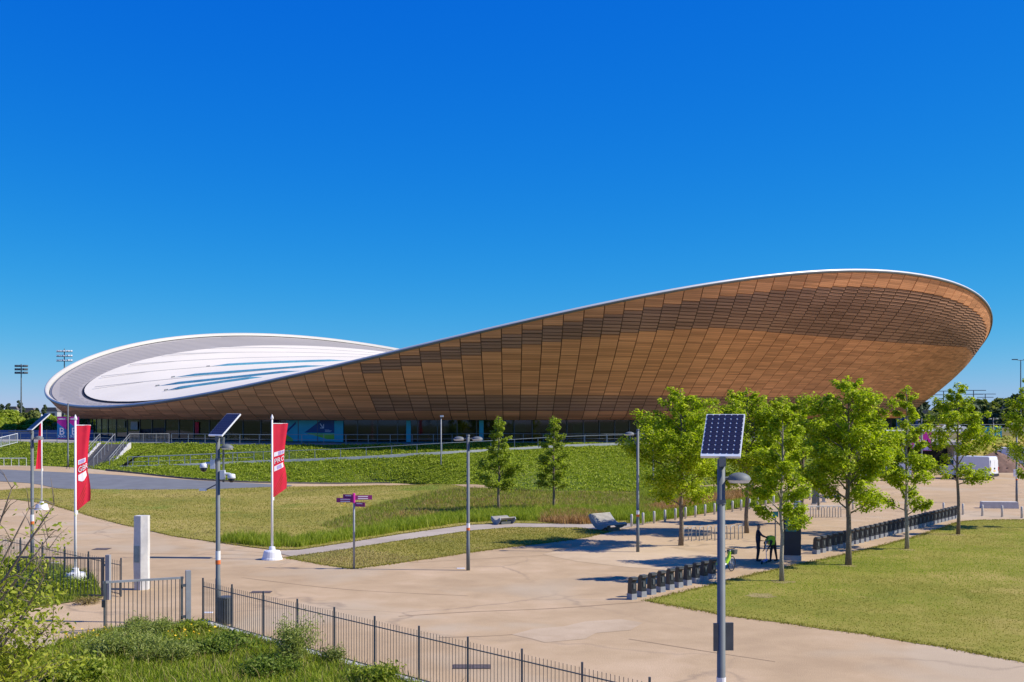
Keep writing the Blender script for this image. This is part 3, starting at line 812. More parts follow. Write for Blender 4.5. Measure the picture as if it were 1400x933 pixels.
on_mural([(.38, 1.02), (1, .98), (1, 2.45), (.72, 2.45)], 'mural_navy', 'mural_wedge', .004)
on_mural([(.42, .95), (1, .90), (1, .25), (.85, .28)], 'mural_lime', 'mural_wedge', .004)
on_mural([(.0, 0), (.0, .8), (.14, .25), (.14, 0)], 'mural_lime', 'mural_wedge', .004)
on_mural([(0, 1.2), (.2, 2.3), (.2, 2.0), (0, .95)], 'mural_navy', 'mural_wedge', .004)
for poly in ([(.70, 2.05), (.715, 2.1), (.775, 1.62), (.76, 1.57)], [(.71, 1.52), (.71, 1.6), (.785, 1.6), (.785, 1.52)], [(.775, 1.55), (.775, 2.0), (.79, 2.0), (.79, 1.55)]):
    on_mural(poly, 'print_white', 'arrow_stroke', .02)
for k, w_ in enumerate((.09, .14, .12)):
    on_mural([(.81, 1.36 - k * .1), (.81 + w_, 1.36 - k * .1), (.81 + w_, 1.32 - k * .1), (.81, 1.32 - k * .1)], 'print_white', 'caption_line', .02)
for px0, px1, z0, z1, dp, mt, nm in ((459, 470, TZ + .1, ZB - .1, -.12, 'mural_teal', 'mural_board'), (556, 562, TZ + .1, ZB - .05, -.12, 'mural_teal', 'mural_board'),
        (655, 660, TZ + .1, ZB - .05, -.12, 'mural_teal', 'mural_board'), (300, 306, TZ + .4, ZB - .3, 1.2, 'interior_light', 'notice_board'),
        (163, 172, TZ + 1.5, ZB - .2, -.12, 'interior_light', 'notice_board'), (180, 190, TZ + 1.3, ZB - .3, -.12, 'interior_light', 'notice_board'),
        (600, 625, TZ + .05, TZ + 2.2, 4., 'interior_green', 'inner_screen'), (690, 720, TZ + .05, TZ + 2.3, 4., 'interior_green', 'inner_screen'),
        (790, 806, TZ + .05, TZ + 2.4, 3., 'interior_green', 'inner_screen'), (225, 260, TZ + .05, TZ + 2.4, 4., 'interior_green', 'inner_screen'), (160, 205, TZ + .05, TZ + 2.2, 4., 'interior_green', 'inner_screen'),
        (116, 128, TZ + .05, TZ + 1.6, -.12, 'banner_cyan', 'mural_board'), (268, 273, TZ + .8, ZB - .3, -.12, 'flag_red', 'notice_board')):
    facade_panel(px0, px1, z0, z1, dp, mt, nm)
# ================================================================== RAILINGS, STAIRS
def railing(name, line, label, spacing=2.3, h=1.1, rails=(1.1, .58, .12), mat='rail_grey', r=.028, bars=0., group=None):
    line = [Vector(p) for p in line]; root = thing(name, line[0], label, 'railing', group); o = line[0]
    L = [0.]
    for a, b in zip(line[:-1], line[1:]): L.append(L[-1] + (b - a).length)
    def at(s):
        X = [float(np.interp(s, L, [p[k] for p in line])) for k in range(3)]; return Vector(X) - o
    n = max(1, round(L[-1] / spacing)); me = MB().box((0, 0, h / 2), (.06, .06, h)).mesh('post'); me.materials.append(MAT[mat])
    for k in range(n + 1):
        p = bpy.data.objects.new('post', me); COL.objects.link(p); p.parent = root; p.location = at(L[-1] * k / n)
    ns = max(2, n)
    for z in rails:
        MB().tube([at(L[-1] * k / ns) + Vector((0, 0, z)) for k in range(ns + 1)], r if z == max(rails) else r * .7, 6).build('rail', mat, root)
    if bars:
        mb = MB().box((0, 0, h / 2), (.022, .022, h - .1)); mt = mb.mesh('bar'); mt.materials.append(MAT[mat]); k = 0
        nb = int(L[-1] / bars)
        for k in range(nb):
            p = bpy.data.objects.new('bar', mt); COL.objects.link(p); p.parent = root; p.location = at(L[-1] * (k + .5) / nb)
    return root
def off_line(line, dy, dz=0.): return [p + Vector((0, dy, dz)) for p in line]
e_main = resample(EDGE, np.linspace(-38.6, 13, 40))
railing('terrace_railing', off_line(e_main, .45), 'long grey steel railing along the terrace edge in front of the glazed wall', 2.35)
railing('terrace_railing', off_line(resample(EDGE, np.linspace(-83, -46.2, 20)), .45), 'grey steel railing on the terrace left of the concrete stairs', 2.35)
railing('terrace_railing', [p + Vector((-.5, .4, 0)) for p in side_top[1:]], 'grey railing curving along the right flank of the terrace behind trees', 2.5)
railing('ramp_railing', off_line(rl[2:], .15, .02), 'thin grey handrail following the pale ramp path up the ivy bank', 2.7, 1.05, (1.05,), 'rail_grey', .03)
lo_r = [Vector((p.x, p.y, p.z)) for p in resample(RAMP, np.linspace(RAMP[0].x + .2, -27, 14))]
railing('ramp_railing', [p + Vector((0, 1.6, .02)) for p in lo_r], 'low grey railing beside the ramp foot right of the stairs', 2.3, 1.05, (1.05, .5), 'rail_grey', .028)
# concrete stairs up to the terrace
st0, st1 = level(128, 641, 1.25), level(157, 607.5, TZ)
d_st = Vector((st1.x - st0.x, st1.y - st0.y, 0)); Ls = d_st.length; ds = d_st.normalized(); sn = Vector((ds.y, -ds.x, 0)); SW = 3.0
stair = thing('staircase', st0, 'concrete outdoor stairs with pale side walls climbing the ivy bank to the terrace', 'stairs')
NS = 15; rise = (TZ - 1.25) / NS; run = Ls / NS
rzs = math.atan2(sn.y, sn.x)
stm = MB().box((0, 0, 0), (SW, run + .02, rise)).mesh('step'); stm.materials.append(MAT['step_concrete'])
stn = MB().box((0, 0, 0), (SW - .1, .06, .02)).mesh('nosing'); stn.materials.append(MAT['kerb_dark'])
for k in range(NS):
    p = ds * (run * (k + .5)) + Vector((0, 0, rise * (k + .5)))
    o = bpy.data.objects.new('step', stm); COL.objects.link(o); o.parent = stair; o.location = p; o.rotation_euler = (0, 0, rzs)
    o2 = bpy.data.objects.new('nosing', stn); COL.objects.link(o2); o2.parent = o; o2.location = (0, -run / 2 + .05, rise / 2 + .008)
for sg in (-1, 1):
    c = sn * sg * (SW / 2 + .14)
    mb = MB(); prof = [(0, -.25), (Ls, TZ - 1.25 - .4), (Ls, TZ - 1.25 + .16), (0, .16)]
    mb.prism(prof, .26, lambda u, v, w: c + ds * u + Vector((0, 0, v)) + sn * (w - .13)); mb.build('side_wall', 'pale_concrete', stair)
    mb = MB(); mb.prism([(.0, -1), (Ls, -1), (Ls, TZ - 1.7), (0, -.3)], .2, lambda u, v, w: c + ds * u + Vector((0, 0, v)) + sn * (w - .1)); mb.build('side_base', 'concrete', stair)
lab = {-1: 'pale steel handrail on the left side of the concrete stairs', 0: 'pale steel handrail in the middle of the concrete stairs', 1: 'pale steel handrail on the right side of the concrete stairs'}
for sg in (-1, 0, 1):
    a = st0 + sn * sg * (SW / 2 + .1) + Vector((0, 0, .1)); b = a + d_st + Vector((0, 0, TZ - 1.25))
    railing('handrail', [a, b], lab[sg], 1.6, 1.05, (1.05, .75) if sg else (1.05,), 'galv_steel', .03, group='stair handrails')
a = st0 + d_st + sn * (SW / 2 + .1); a.z = TZ + .05
railing('terrace_railing', [a, Vector((-39.0, e_main[0].y + .9, TZ))], 'pale barred railing at the head of the concrete stairs', 1.5, 1.1, (1.1, .1), 'galv_steel', .03, .16)
# far-left stair ramp and bike rail
railing('ramp_railing', [level(-60, 627, 2.2), level(24, 606, TZ)], 'pale sloping handrail at the far-left end of the ivy bank', 1.5, 1.1, (1.1, .1), 'rail_white', .04, .2)
mb = MB().prism([(0, 0), (9.0, 1.35), (9.0, 1.6), (0, .25)], .35, lambda u, v, w: level(-60, 627, 2.0) + (level(24, 606, 2.0) - level(-60, 627, 2.0)).normalized() * (u * 1.2) + Vector((0, -w, v - .1)))
tag(mb.build('ramp_kerb', 'pale_concrete'), kind='structure')
g0 = ground(0, 638); g1 = ground(36, 637.5)
rk = thing('cycle_rack', g0, 'pale metal barrier rail on the tan ground below the left ivy bank', 'rack')
MB().tube([(-6, 0, .85), (g1.x - g0.x, g1.y - g0.y, .85)], .04, 6).build('rail', 'rail_white', rk)
pm = MB().tube([(0, 0, 0), (0, 0, .85)], .03, 6).mesh('post'); pm.materials.append(MAT['rail_white'])
for k in range(12):
    o = bpy.data.objects.new('post', pm); COL.objects.link(o); o.parent = rk; o.location = (-6 + (g1.x - g0.x + 6) * k / 11, (g1.y - g0.y) * max(0, k / 11), 0)
# ================================================================== BOUNDARY FENCE AND GATES
bar_me = MB().box((0, 0, .68), (.013, .013, 1.32)).mesh('bar'); bar_me.materials.append(MAT['dark_steel'])
fpost_me = MB().box((0, 0, .74), (.05, .05, 1.48)).mesh('post'); fpost_me.materials.append(MAT['dark_steel'])
def bar_fence(line, label, per=15):
    root = thing('boundary_fence', (line[0][0], line[0][1], 0), label, 'fence'); o = Vector((line[0][0], line[0][1], 0))
    P = [Vector((x, y, 0)) - o for x, y in line]
    for p in P:
        q = bpy.data.objects.new('post', fpost_me); COL.objects.link(q); q.parent = root; q.location = p
    for z in (.1, 1.2):
        for a, b in zip(P[:-1], P[1:]):
            c = (a + b) / 2; MB().box((c.x, c.y, z), ((b - a).length - .06, .025, .025), math.atan2((b - a).y, (b - a).x)).build('rail', 'dark_steel', root)
    for a, b in zip(P[:-1], P[1:]):
        for k in range(per):
            q = bpy.data.objects.new('bar', bar_me); COL.objects.link(q); q.parent = root; q.location = a.lerp(b, (k + .7) / (per + .4)) + Vector((0, 0, .02))
    return root
pA, pB = Vector((-10.35, 39.2)), Vector((4.2, 23.0))
bar_fence([tuple(pA.lerp(pB, k / 11)) for k in range(12)], 'dark metal bar fence running from the gate down along the meadow edge')
bar_fence([(-14.9, 44.6), (-16.9, 46.7), (-18.5, 48.4), (-20.1, 50.1), (-21.8, 51.9), (-23.6, 53.8), (-25.4, 55.7), (-27.2, 57.6)], 'dark metal bar fence continuing behind the open gate leaf at left', 14)
kb = MB()
for k in range(22):
    a, b = pA.lerp(pB, k / 22), pA.lerp(pB, (k + 1) / 22); c = (a + b) / 2
    kb.box((c.x - .12, c.y - .12, .04), ((b - a).length - .01, .3, .1), math.atan2((b - a).y, (b - a).x))
tag(kb.build('kerb', 'pale_concrete'), kind='structure')
def gate(hinge, free, label, hz, post_h, thick):
    root = thing('gate', (hinge[0], hinge[1], 0), label, 'gate'); o = Vector((hinge[0], hinge[1], 0)); f = Vector((free[0], free[1], 0)) - o
    d = f.normalized(); L = f.length; rz = math.atan2(d.y, d.x)
    MB().box((0, 0, post_h / 2), (.16, .16, post_h), rz).build('gate_post', 'galv_steel', root)
    fr = MB(); fr.box(tuple(d * (L / 2 + .1) + Vector((0, 0, hz))), (L - .1, .06, .07), rz).box(tuple(d * (L / 2 + .1) + Vector((0, 0, .15))), (L - .1, .06, .06), rz)
    fr.build('frame', 'dark_steel' if thick else 'galv_steel', root)
    for s in (.2, L):
        MB().box(tuple(d * s + Vector((0, 0, hz / 2 + .09))), (.07, .07, hz - .1), rz).build('stile', 'dark_steel', root)
    n = int(L / .14)
    gm = MB().box((0, 0, hz / 2 + .07), (.02, .02, hz - .17)).mesh('bar'); gm.materials.append(MAT['dark_steel'])
    for k in range(n):
        q = bpy.data.objects.new('bar', gm); COL.objects.link(q); q.parent = root; q.location = d * (.2 + (L - .2) * (k + .5) / n)
    for z in (.35, hz - .25): MB().box(tuple(d * .13 + Vector((0, -.02, z))), (.12, .1, .08), rz).build('hinge', 'dark_steel', root)
    MB().box(tuple(d * (L + .02) + Vector((0, -.05, .95))), (.1, .14, .22), rz).build('latch', 'black_plastic', root)
    return root
gate((-15.15, 43.9), (-18.7, 44.3), 'open dark-framed gate leaf by the white flag base and bushes', 1.55, 1.68, True)
gate((-10.6, 38.3), (-12.95, 37.2), 'open pale-topped gate leaf beside the meadow grass', 1.62, 1.85, False)
# ================================================================== FLAGS
def flag(px, py, label, seed, kind):
    b = ground(px, py); root = thing('flag_pole', b, label, 'flag', 'red feather flags on white poles', R(38))
    prof = [(.50, 0), (.49, .06), (.46, .10), (.40, .36), (.37, .42), (.16, .45), (.14, .60), (.07, .62)]
    MB().lathe(prof, 22).build('base', 'white_paint', root, False)
    MB().tube([(0, 0, .5), (0, 0, 3), (0, 0, 6.7)], [.06, .052, .04], 10).build('pole', 'white_paint', root, True)
    MB().lathe([(.03, 0), (.07, .05), (.07, .12), (.01, .26)], 8, (0, 0, 6.68)).build('finial', 'white_paint', root)
    # cloth: u 0..1 away from pole, v 0..1 downward; it hangs in folds
    H, top = 3.55, 6.50; NU, NV = 10, 26; rs = random.Random(seed)
    ph = rs.uniform(0, 6)
    def wid(v):
        if kind == 'thin': return .10 + .30 * v ** 1.3
        w_ = .78 - .16 * math.sin(v * 2.4) if v < .62 else .64 + .12 * math.sin((v - .62) * 6)
        return w_ * (.76 if kind == 'gbr' else 1.0)
    def pt(u, v, out=0.):
        w = wid(v) * u; hem = .30 * (1 - u) if kind != 'thin' else .2 * (1 - u)
        z = top - v * (H - (.42 * u if kind != 'thin' else 0)); fold = .06 * u * math.sin(u * 5 + v * 3.5 + ph) + .03 * u * math.sin(u * 11 + v * 2 + ph * 2)
        x = .05 + w
        return Vector((x if kind != 'thin' else -x, fold - out, z))
    mb = MB()
    for j in range(NV + 1):
        for i in range(NU + 1): mb.v.append(tuple(pt(i / NU, j / NV)))
    for j in range(NV):
        for i in range(NU):
            a = j * (NU + 1) + i; mb.f.append((a, a + NU + 1, a + NU + 2, a + 1)); mb.m.append(0)
    cl = mb.build('banner_cloth', 'flag_red', root, True)
    MB().tube([(0, 0, top), ({'pro': .81, 'gbr': .63, 'thin': -.12}[kind], 0, top - .01)], .018, 6).build('arm', 'white_paint', root)
    MB().box((.06, 0, 2.9), (.08, .05, .16)).build('cleat', 'white_paint', root)
    def patch(u0, u1, v0, v1, mat, name='print_box', out=.012, cut=None):
        m2 = MB(); nu, nv = 5, 3
        for j in range(nv + 1):
            for i in range(nu + 1):
                u, v = u0 + (u1 - u0) * i / nu, v0 + (v1 - v0) * j / nv
                if cut and j == nv: v += cut * (1 - abs(i / nu * 2 - 1))
                m2.v.append(tuple(pt(u, v, out)))
        for j in range(nv):
            for i in range(nu):
                a = j * (nu + 1) + i; m2.f.append((a, a + nu + 1, a + nu + 2, a + 1)); m2.m.append(0)
        m2.build(name, mat, cl)
    def letters(s, u0, u1, v0, v1, mat):
        me = text_mesh(s, 1.0); xs = [v.co.x for v in me.vertices]; ys = [v.co.y for v in me.vertices]; x0, x1, y0, y1 = min(xs), max(xs), min(ys), max(ys)
        for v in me.vertices:
            u = u0 + (u1 - u0) * (v.co.x - x0) / (x1 - x0); vv = v1 + (v0 - v1) * (v.co.y - y0) / (y1 - y0); v.co = pt(u, vv, .016 + (.004 if v.co.z > 0 else 0))
        link('lettering', me, mat, cl)
    if kind == 'pro':
        patch(.07, .95, .395, .455, 'print_white'); patch(.4, .62, .4, .45, 'print_lilac', 'print_mark', .018); patch(.7, .9, .405, .445, 'print_lilac', 'print_mark', .018)
        letters('PRO', .10, .98, .485, .555, 'print_white')
        patch(.08, .86, .585, .655, 'print_white'); patch(.3, .7, .595, .645, 'print_lilac', 'print_mark', .018)
    elif kind == 'gbr':
        patch(.12, .75, .415, .47, 'print_white'); patch(.2, .68, .425, .46, 'print_lilac', 'print_mark', .018)
        letters('GBR', .13, 1., .495, .565, 'print_white')
        patch(.13, .86, .59, .655, 'print_white', 'shield', .012, .045)
    if kind != 'thin':
        for k in range(4):
            s0 = .70 + k * .05; m2 = MB()
            for j in range(7):
                u = j / 6 * (.8 - k * .08); v = s0 + .22 - u * .26
                if v > .99: v = .99
                m2.v += [tuple(pt(u, v, .01)), tuple(pt(u, min(.995, v + .012), .01))]
            for j in range(6): m2.f.append((2 * j, 2 * j + 1, 2 * j + 3, 2 * j + 2)); m2.m.append(0)
            m2.build('print_stripe', 'flag_dark', cl)
    return root
flag(372, 765, 'white flagpole with red banner lettered PRO beside the long grass verge', 1, 'pro')
flag(103, 797, 'white flagpole with red banner lettered GBR behind the open gate', 4, 'gbr')
flag(57, 697, 'white flagpole with a furled narrow red banner near the asphalt road', 9, 'thin')
# ================================================================== LAMP POSTS
def lamp_head(parent, z, ang, arm=.16, L=.5):
    d = Vector((math.cos(ang), math.sin(ang), 0)); s = Vector((-d.y, d.x, 0))
    mb = MB(); n, m = 12, 5
    for j in range(m + 1):
        a = j / m * math.pi / 2
        for k in range(n):
            t = 2 * math.pi * k / n; p = d * (arm + L / 2 + math.cos(t) * L / 2 * math.cos(a)) + s * (math.sin(t) * .18 * math.cos(a)); mb.v.append((p.x, p.y, z + .13 * math.sin(a) - .02))
    for j in range(m):
        for k in range(n):
            a = j * n + k; b = j * n + (k + 1) % n; mb.f.append((a, b, b + n, a + n)); mb.m.append(0)
    h = mb.build('lamp_head', 'post_grey', parent, True)
    c = d * (arm + L / 2)
    mb = MB()
    for zz, k_ in ((-.02, .97), (-.07, .8)):
        for k in range(n):
            t = 2 * math.pi * k / n; p = c + d * (math.cos(t) * L / 2 * k_) + s * (math.sin(t) * .18 * k_); mb.v.append((p.x, p.y, z + zz))
    for k in range(n): mb.f.append((k, n + k, n + (k + 1) % n, (k + 1) % n)); mb.m.append(0)
    mb.f.append(tuple(n + k for k in range(n))); mb.m.append(0)
    mb.build('lens', 'rail_white', h)
    MB().tube([tuple(d * .02 + Vector((0, 0, z + .0))), tuple(d * (arm + .12) + Vector((0, 0, z + .03)))], .03, 6).build('arm', 'post_grey', parent)
def lamp_post(px, py, h, heads, label, r=.085, band=True, z_head=None, group=None, base=None):
    b = base if base is not None else ground(px, py); root = thing('street_lamp', b, label, 'street lamp', group)
    MB().tube([(0, 0, 0), (0, 0, 1.2), (0, 0, 1.22), (0, 0, h)], [r, r, r * .9, r * .8], 12).build('pole', 'post_grey', root, True)
    MB().lathe([(r * 1.02, 0), (r * .8, .06)], 10, (0, 0, h - .02)).build('cap', 'post_grey', root)
    if band:
        MB().tube([(0, 0, 1.9), (0, 0, 2.1)], r * .96, 12).build('white_band', 'white_paint', root)
        MB().tube([(0, 0, 1.78), (0, 0, 1.9)], r * .965, 12).build('orange_band', 'orange_tape', root)
    for ang, dz in heads: lamp_head(root, (z_head or h - .15) + dz, ang)
    return root
lamp_post(640, 780, 6.0, [(math.pi, 0), (0, 0)], 'tall grey lamp post with two round heads standing on the open plaza', group='plaza lamp posts')
l871 = lamp_post(872, 755, 6.15, [(math.pi, -.05)], 'grey lamp post with one head and strut near the sculpted bench', group='plaza lamp posts')
MB().tube([(-.05, 0, 5.35), (-.3, 0, 5.9)], .02, 6).build('strut', 'post_grey', l871)
lamp_post(893, 672, 6.0, [(0, 0)], 'grey lamp post at the foot of the ivy bank behind a plaza tree', .08, False, group='plaza lamp posts')
msd = thing('camera_mast', ground(603, 661), 'slim pale mast with a small camera on top at the foot of the ivy slope', 'mast')
MB().tube([(0, 0, 0), (0, 0, 6.6)], [.07, .055], 10).build('pole', 'galv_steel', msd, True)
MB().box((.08, -.1, 6.68), (.34, .2, .16)).build('camera_box', 'rail_white', msd)
# lamp standards far right
fr1 = lamp_post(1260, 653, 6.4, [(math.pi, 0), (0, 0)], 'grey lamp post hung with two pink banners by the dark underpass', .1, False)
fr2 = lamp_post(1358, 632, 6.4, [(math.pi, 0), (0, 0)], 'grey lamp post hung with two cyan banners in front of the grass bank', .1, False, base=Vector(((1358 - 700) / FPX * 152, 152, 0)))
fr3 = lamp_post(1390, 689, 6.3, [(math.pi, 0), (0, 0)], 'grey lamp post rising beside the concrete block seat', .09, True, base=ground(1390, 688))
MB().box((-.15, -.12, 2.35), (.3, .06, .55)).build('notice', 'print_white', fr3)
MB().box((.0, -.13, 2.25), (.28, .05, .38)).build('notice', 'print_white', fr1)
lamp_post(1120, 697, 6.0, [(math.pi, 0), (0, 0)], 'grey lamp post half hidden in the crowns of the plaza trees', .08, False, group='plaza lamp posts', base=ground(1119, 697))
def banner_pair(root, z0, z1, w, kind):
    for sg in (-1, 1):
        b = MB().box((sg * (.16 + w / 2), 0, (z0 + z1) / 2), (w, .03, z1 - z0)).build('banner', 'banner_pink' if kind != 'cyan' else 'banner_cyan', root)
        for z in (z0 + .02, z1 - .02): MB().tube([(sg * .05, 0, z), (sg * (.2 + w), 0, z)], .02, 6).build('bracket', 'post_grey', root)
        x0, x1 = sg * .16, sg * (.16 + w); xa, xb = min(x0, x1), max(x0, x1)
        F = lambda u, v, ww: Vector((xa + (xb - xa) * u, -.02 - ww, z0 + (z1 - z0) * v))
        if kind == 'B':
            MB().prism([(0, .03), (1, .03), (1, .40), (0, .72)], .006, F).build('print_wedge', 'banner_blue', b)
            for s_, vz, sz in (('B', .32, w * 1.1), ('>>>', .10, w * .5)):
                me = text_mesh(s_, sz); lt = link('lettering', me, 'print_white', b); lt.rotation_euler = (R(90), 0, 0); lt.location = ((xa + xb) / 2, -.035, z0 + (z1 - z0) * vz)
            MB().prism([(.12, .86), (.88, .86), (.88, .92), (.12, .92)], .006, F).build('print_line', 'print_white', b)
        elif kind == 'pink':
            MB().prism([(0, .03), (1, .03), (1 if sg < 0 else .0, .40), (.5, .62)], .006, F).build('print_wedge', 'print_lilac', b)
        else:
            MB().prism([(.05, .03), (.95, .03), (.95, .3), (.5, .52), (.05, .3)], .006, F).build('print_wedge', 'print_purple', b)
banner_pair(fr1, 2.9, 5.0, .9, 'pink'); banner_pair(fr2, 3.1, 5.3, .95, 'cyan')
bl = lamp_post(93, 639, 6.7, [], 'slim grey post carrying two pink and blue banners lettered B', .09, False)
banner_pair(bl, 3.0, 5.35, .98, 'B')
# ---- solar lamps
sol = thing('solar_lamp', (0, 0, 0), 'x', 'solar lamp', 'solar lamp posts')
MB().tube([(0, 0, 0), (0, 0, 1.5), (0, 0, 1.52), (0, 0, 6.2)], [.088, .088, .076, .068], 16).build('pole', 'post_grey', sol, True)
MB().tube([(0, 0, 2.12), (0, 0, 2.42)], .083, 16).build('white_band', 'white_paint', sol)
MB().tube([(0, 0, 1.98), (0, 0, 2.12)], .0835, 16).build('orange_band', 'orange_tape', sol)
MB().tube([(0, 0, 5.42), (0, 0, 5.5)], .084, 16).build('collar', 'post_grey', sol)
lamp_head(sol, 5.86, 0., .1, .42)
tau = R(42); PW, PL = .68, 1.08
def pan(u, v, w): return Vector((u, -.1 + v * math.cos(tau) - w * math.sin(tau), 6.22 + v * math.sin(tau) + w * math.cos(tau)))
pnl = MB().prism([(-PW / 2, 0), (PW / 2, 0), (PW / 2, PL), (-PW / 2, PL)], .05, pan).build('solar_panel', 'solar_back', sol)
cw, ch = (PW - .03) / 6, (PL - .075) / 9
ce = MB(); k_ = .3
ce.prism([(-cw * .48, -ch * .47 + ch * k_ * .5), (-cw * .48 + cw * k_ * .5, -ch * .47), (cw * .48 - cw * k_ * .5, -ch * .47), (cw * .48, -ch * .47 + ch * k_ * .5), (cw * .48, ch * .47 - ch * k_ * .5), (cw * .48 - cw * k_ * .5, ch * .47), (-cw * .48 + cw * k_ * .5, ch * .47), (-cw * .48, ch * .47 - ch * k_ * .5)], .006,
         lambda u, v, w: Vector((u, v * math.cos(tau) - w * math.sin(tau), v * math.sin(tau) + w * math.cos(tau))))
cme = ce.mesh('cell'); cme.materials.append(MAT['solar_cell'])
for i in range(6):
    for j in range(9):
        o = bpy.data.objects.new('cell', cme); COL.objects.link(o); o.parent = pnl; o.location = pan(-PW / 2 + .015 + cw * (i + .5), .06 + ch * (j + .5), .0505)
MB().box((0, -.12, 6.16), (.1, .12, .16)).build('bracket', 'post_grey', sol)
b1 = ground(298, 853); b2 = ground(44, 777); b0 = Vector(((986 - 700) / FPX * 20.3, 20.3, 0))
sol_all = place_copies(sol, [(b0, 0), (b1, 0), (b2, 0)], ['solar-panel lamp post with dark notice boards standing before the docking stations', 'solar-panel lamp post carrying white security cameras beside the bar fence', 'solar-panel lamp post with small floodlight arm among the bushes behind the fence'])
for o, a in zip(sol_all, (R(-17), R(-36), R(-50))):
    for c in o.children:
        if c.name.startswith('solar_panel'): c.rotation_euler = (0, 0, a)
for sg in (-1, 1): MB().box((sg * .12 + .02, .03 * sg, 3.12), (.08 if sg < 0 else .15, .05, .48)).build('notice_board', 'dark_steel', sol_all[0])
s1 = sol_all[1]
MB().tube([(.17, .05, 4.7), (.17, .05, 6.2)], .035, 8).build('cable_pipe', 'post_grey', s1)
def cctv(root, x, z, sg, big):
    MB().box((sg * .16, -.02, z + .1), (.16, .14, .3)).build('camera_box', 'rail_white', root)
    MB().tube([(sg * .2, -.02, z + .14), (sg * .42, -.05, z + .12)], .045, 8).build('camera_arm', 'rail_white', root)
    c = MB().lathe([(.03, .14), (.12, .12), (.14, 0), (.13, -.02)], 12, (sg * .46, -.05, z)).build('camera_housing', 'rail_white', root, True)
    MB().lathe([(.12, -.02), (.10, -.10), (.05, -.15)], 12, (sg * .46, -.05, z)).build('camera_dome', 'van_glass', c, True)
cctv(s1, -.4, 5.2, -1, True); cctv(s1, .4, 4.85, 1, False)
MB().box((-.5, 0, 4.45), (.24, .1, .07)).build('camera_box', 'rail_white', s1); MB().tube([(-.07, 0, 4.62), (-.38, 0, 4.46)], .02, 6).build('camera_arm', 'dark_steel', s1)
MB().box((-.55, .1, 6.17), (1.0, .35, .05)).build('equipment_tray', 'dark_steel', sol_all[2])
# ================================================================== MONOLITH, BIN, SIGNS, COVERS
mo = thing('stone_monolith', ground(194, 806), 'tall weathered pale stone slab standing alone on the plaza', 'monolith')
mb = MB(); rs = random.Random(2); lv = [0, .5, 1.1, 1.7, 2.3, 2.93]
for z in lv:
    for x, y in ((-.26, -.2), (.03, -.26), (.27, -.12), (.25, .2), (-.22, .22)): mb.v.append((x + rs.uniform(-.012, .012), y + rs.uniform(-.012, .012), z))
for j in range(len(lv) - 1):
    for k in range(5): a = j * 5 + k; b = j * 5 + (k + 1) % 5; mb.f.append((a, b, b + 5, a + 5)); mb.m.append(0)
mb.f.append(tuple(25 + k for k in range(5))); mb.m.append(0)
mb.build('slab', 'stone', mo)
MB().prism([(.08, 1.1), (.9, 1.1), (.9, 1.75), (.08, 1.75)], .004, lambda u, v, w: Vector((-.27 + u * .29, -.205 - u * .06 - w - .014, v))).build('carved_patch', 'patina', mo)
bn = thing('litter_bin', ground(308, 853), 'dark slatted litter bin at the foot of the camera lamp post', 'bin')
MB().lathe([(.20, .03), (.20, .80)], 16).build('liner', 'black_plastic', bn)
sl = MB().box((0, 0, .45), (.05, .02, .85)).mesh('slat'); sl.materials.append(MAT['dark_steel'])
for k in range(18):
    a = 2 * math.pi * k / 18; o = bpy.data.objects.new('slat', sl); COL.objects.link(o); o.parent = bn; o.location = (.23 * math.cos(a), .23 * math.sin(a), 0); o.rotation_euler = (0, 0, a + math.pi / 2)
MB().lathe([(.25, .86), (.25, .9), (.17, .92)], 18).build('rim', 'dark_steel', bn)
fs = thing('fingerpost', ground(484, 778), 'slim grey fingerpost with purple direction blades at the lawn corner', 'signpost')
MB().tube([(0, 0, 0), (0, 0, 3.25)], [.05, .045], 10).build('post', 'galv_steel', fs, True)
MB().tube([(0, 0, 2.95), (0, 0, 3.4)], .055, 10).build('sleeve', 'banner_pink', fs)
for ang, z, L, ln in ((R(172), 3.08, .75, 2), (R(12), 3.2, .75, 2), (R(-22), 2.9, .5, 1), (R(158), 3.24, .5, 1)):
    d = Vector((math.cos(ang), math.sin(ang), 0)); c = d * (L / 2 + .06)
    bl_ = MB().box((c.x, c.y, z), (L, .035, .2), ang).build('sign_blade', 'sign_magenta', fs)
    for k in range(ln):
        c2 = d * (L * .45 + .06); n_ = Vector((d.y, -d.x, 0)) if d.x > 0 else Vector((-d.y, d.x, 0))
        MB().box((c2.x + n_.x * .02, c2.y + n_.y * .02, z + .04 - .09 * k), (L * .6, .006, .035), ang).build('print_line', 'print_white', bl_)
for i, (px, py, w, h_, lb) in enumerate(((645, 912, 1.05, .55, 'brown square drain cover lying in the plaza beyond the bar fence'), (139, 751, .8, .8, 'dark round-cornered access cover on the plaza near the stone slab'), (357, 810, .8, .5, 'dark access cover on the plaza near the litter bin'))):
    p = ground(px, py); c = thing('access_cover', p, lb, 'manhole cover')
    MB().box((0, 0, .004), (w, h_, .016)).build('frame', 'manhole', c)
    for sx in (-.25, .25): MB().box((sx * w, 0, .014), (w * .44, h_ * .88, .014)).build('plate', 'manhole', c)
for px, py, nr in ((630, 777.5, 'two-headed lamp post'), (284, 838, 'camera lamp post'), (75, 770, 'lamp post behind the gate')):
    p = ground(px, py); o = MB().box((0, 0, .008), (.35, .22, .016)).build('service_plate', 'white_paint'); o.location = p; tag(o, 'small white service plate set in the paving beside the ' + nr, 'plate', 'white service plates')
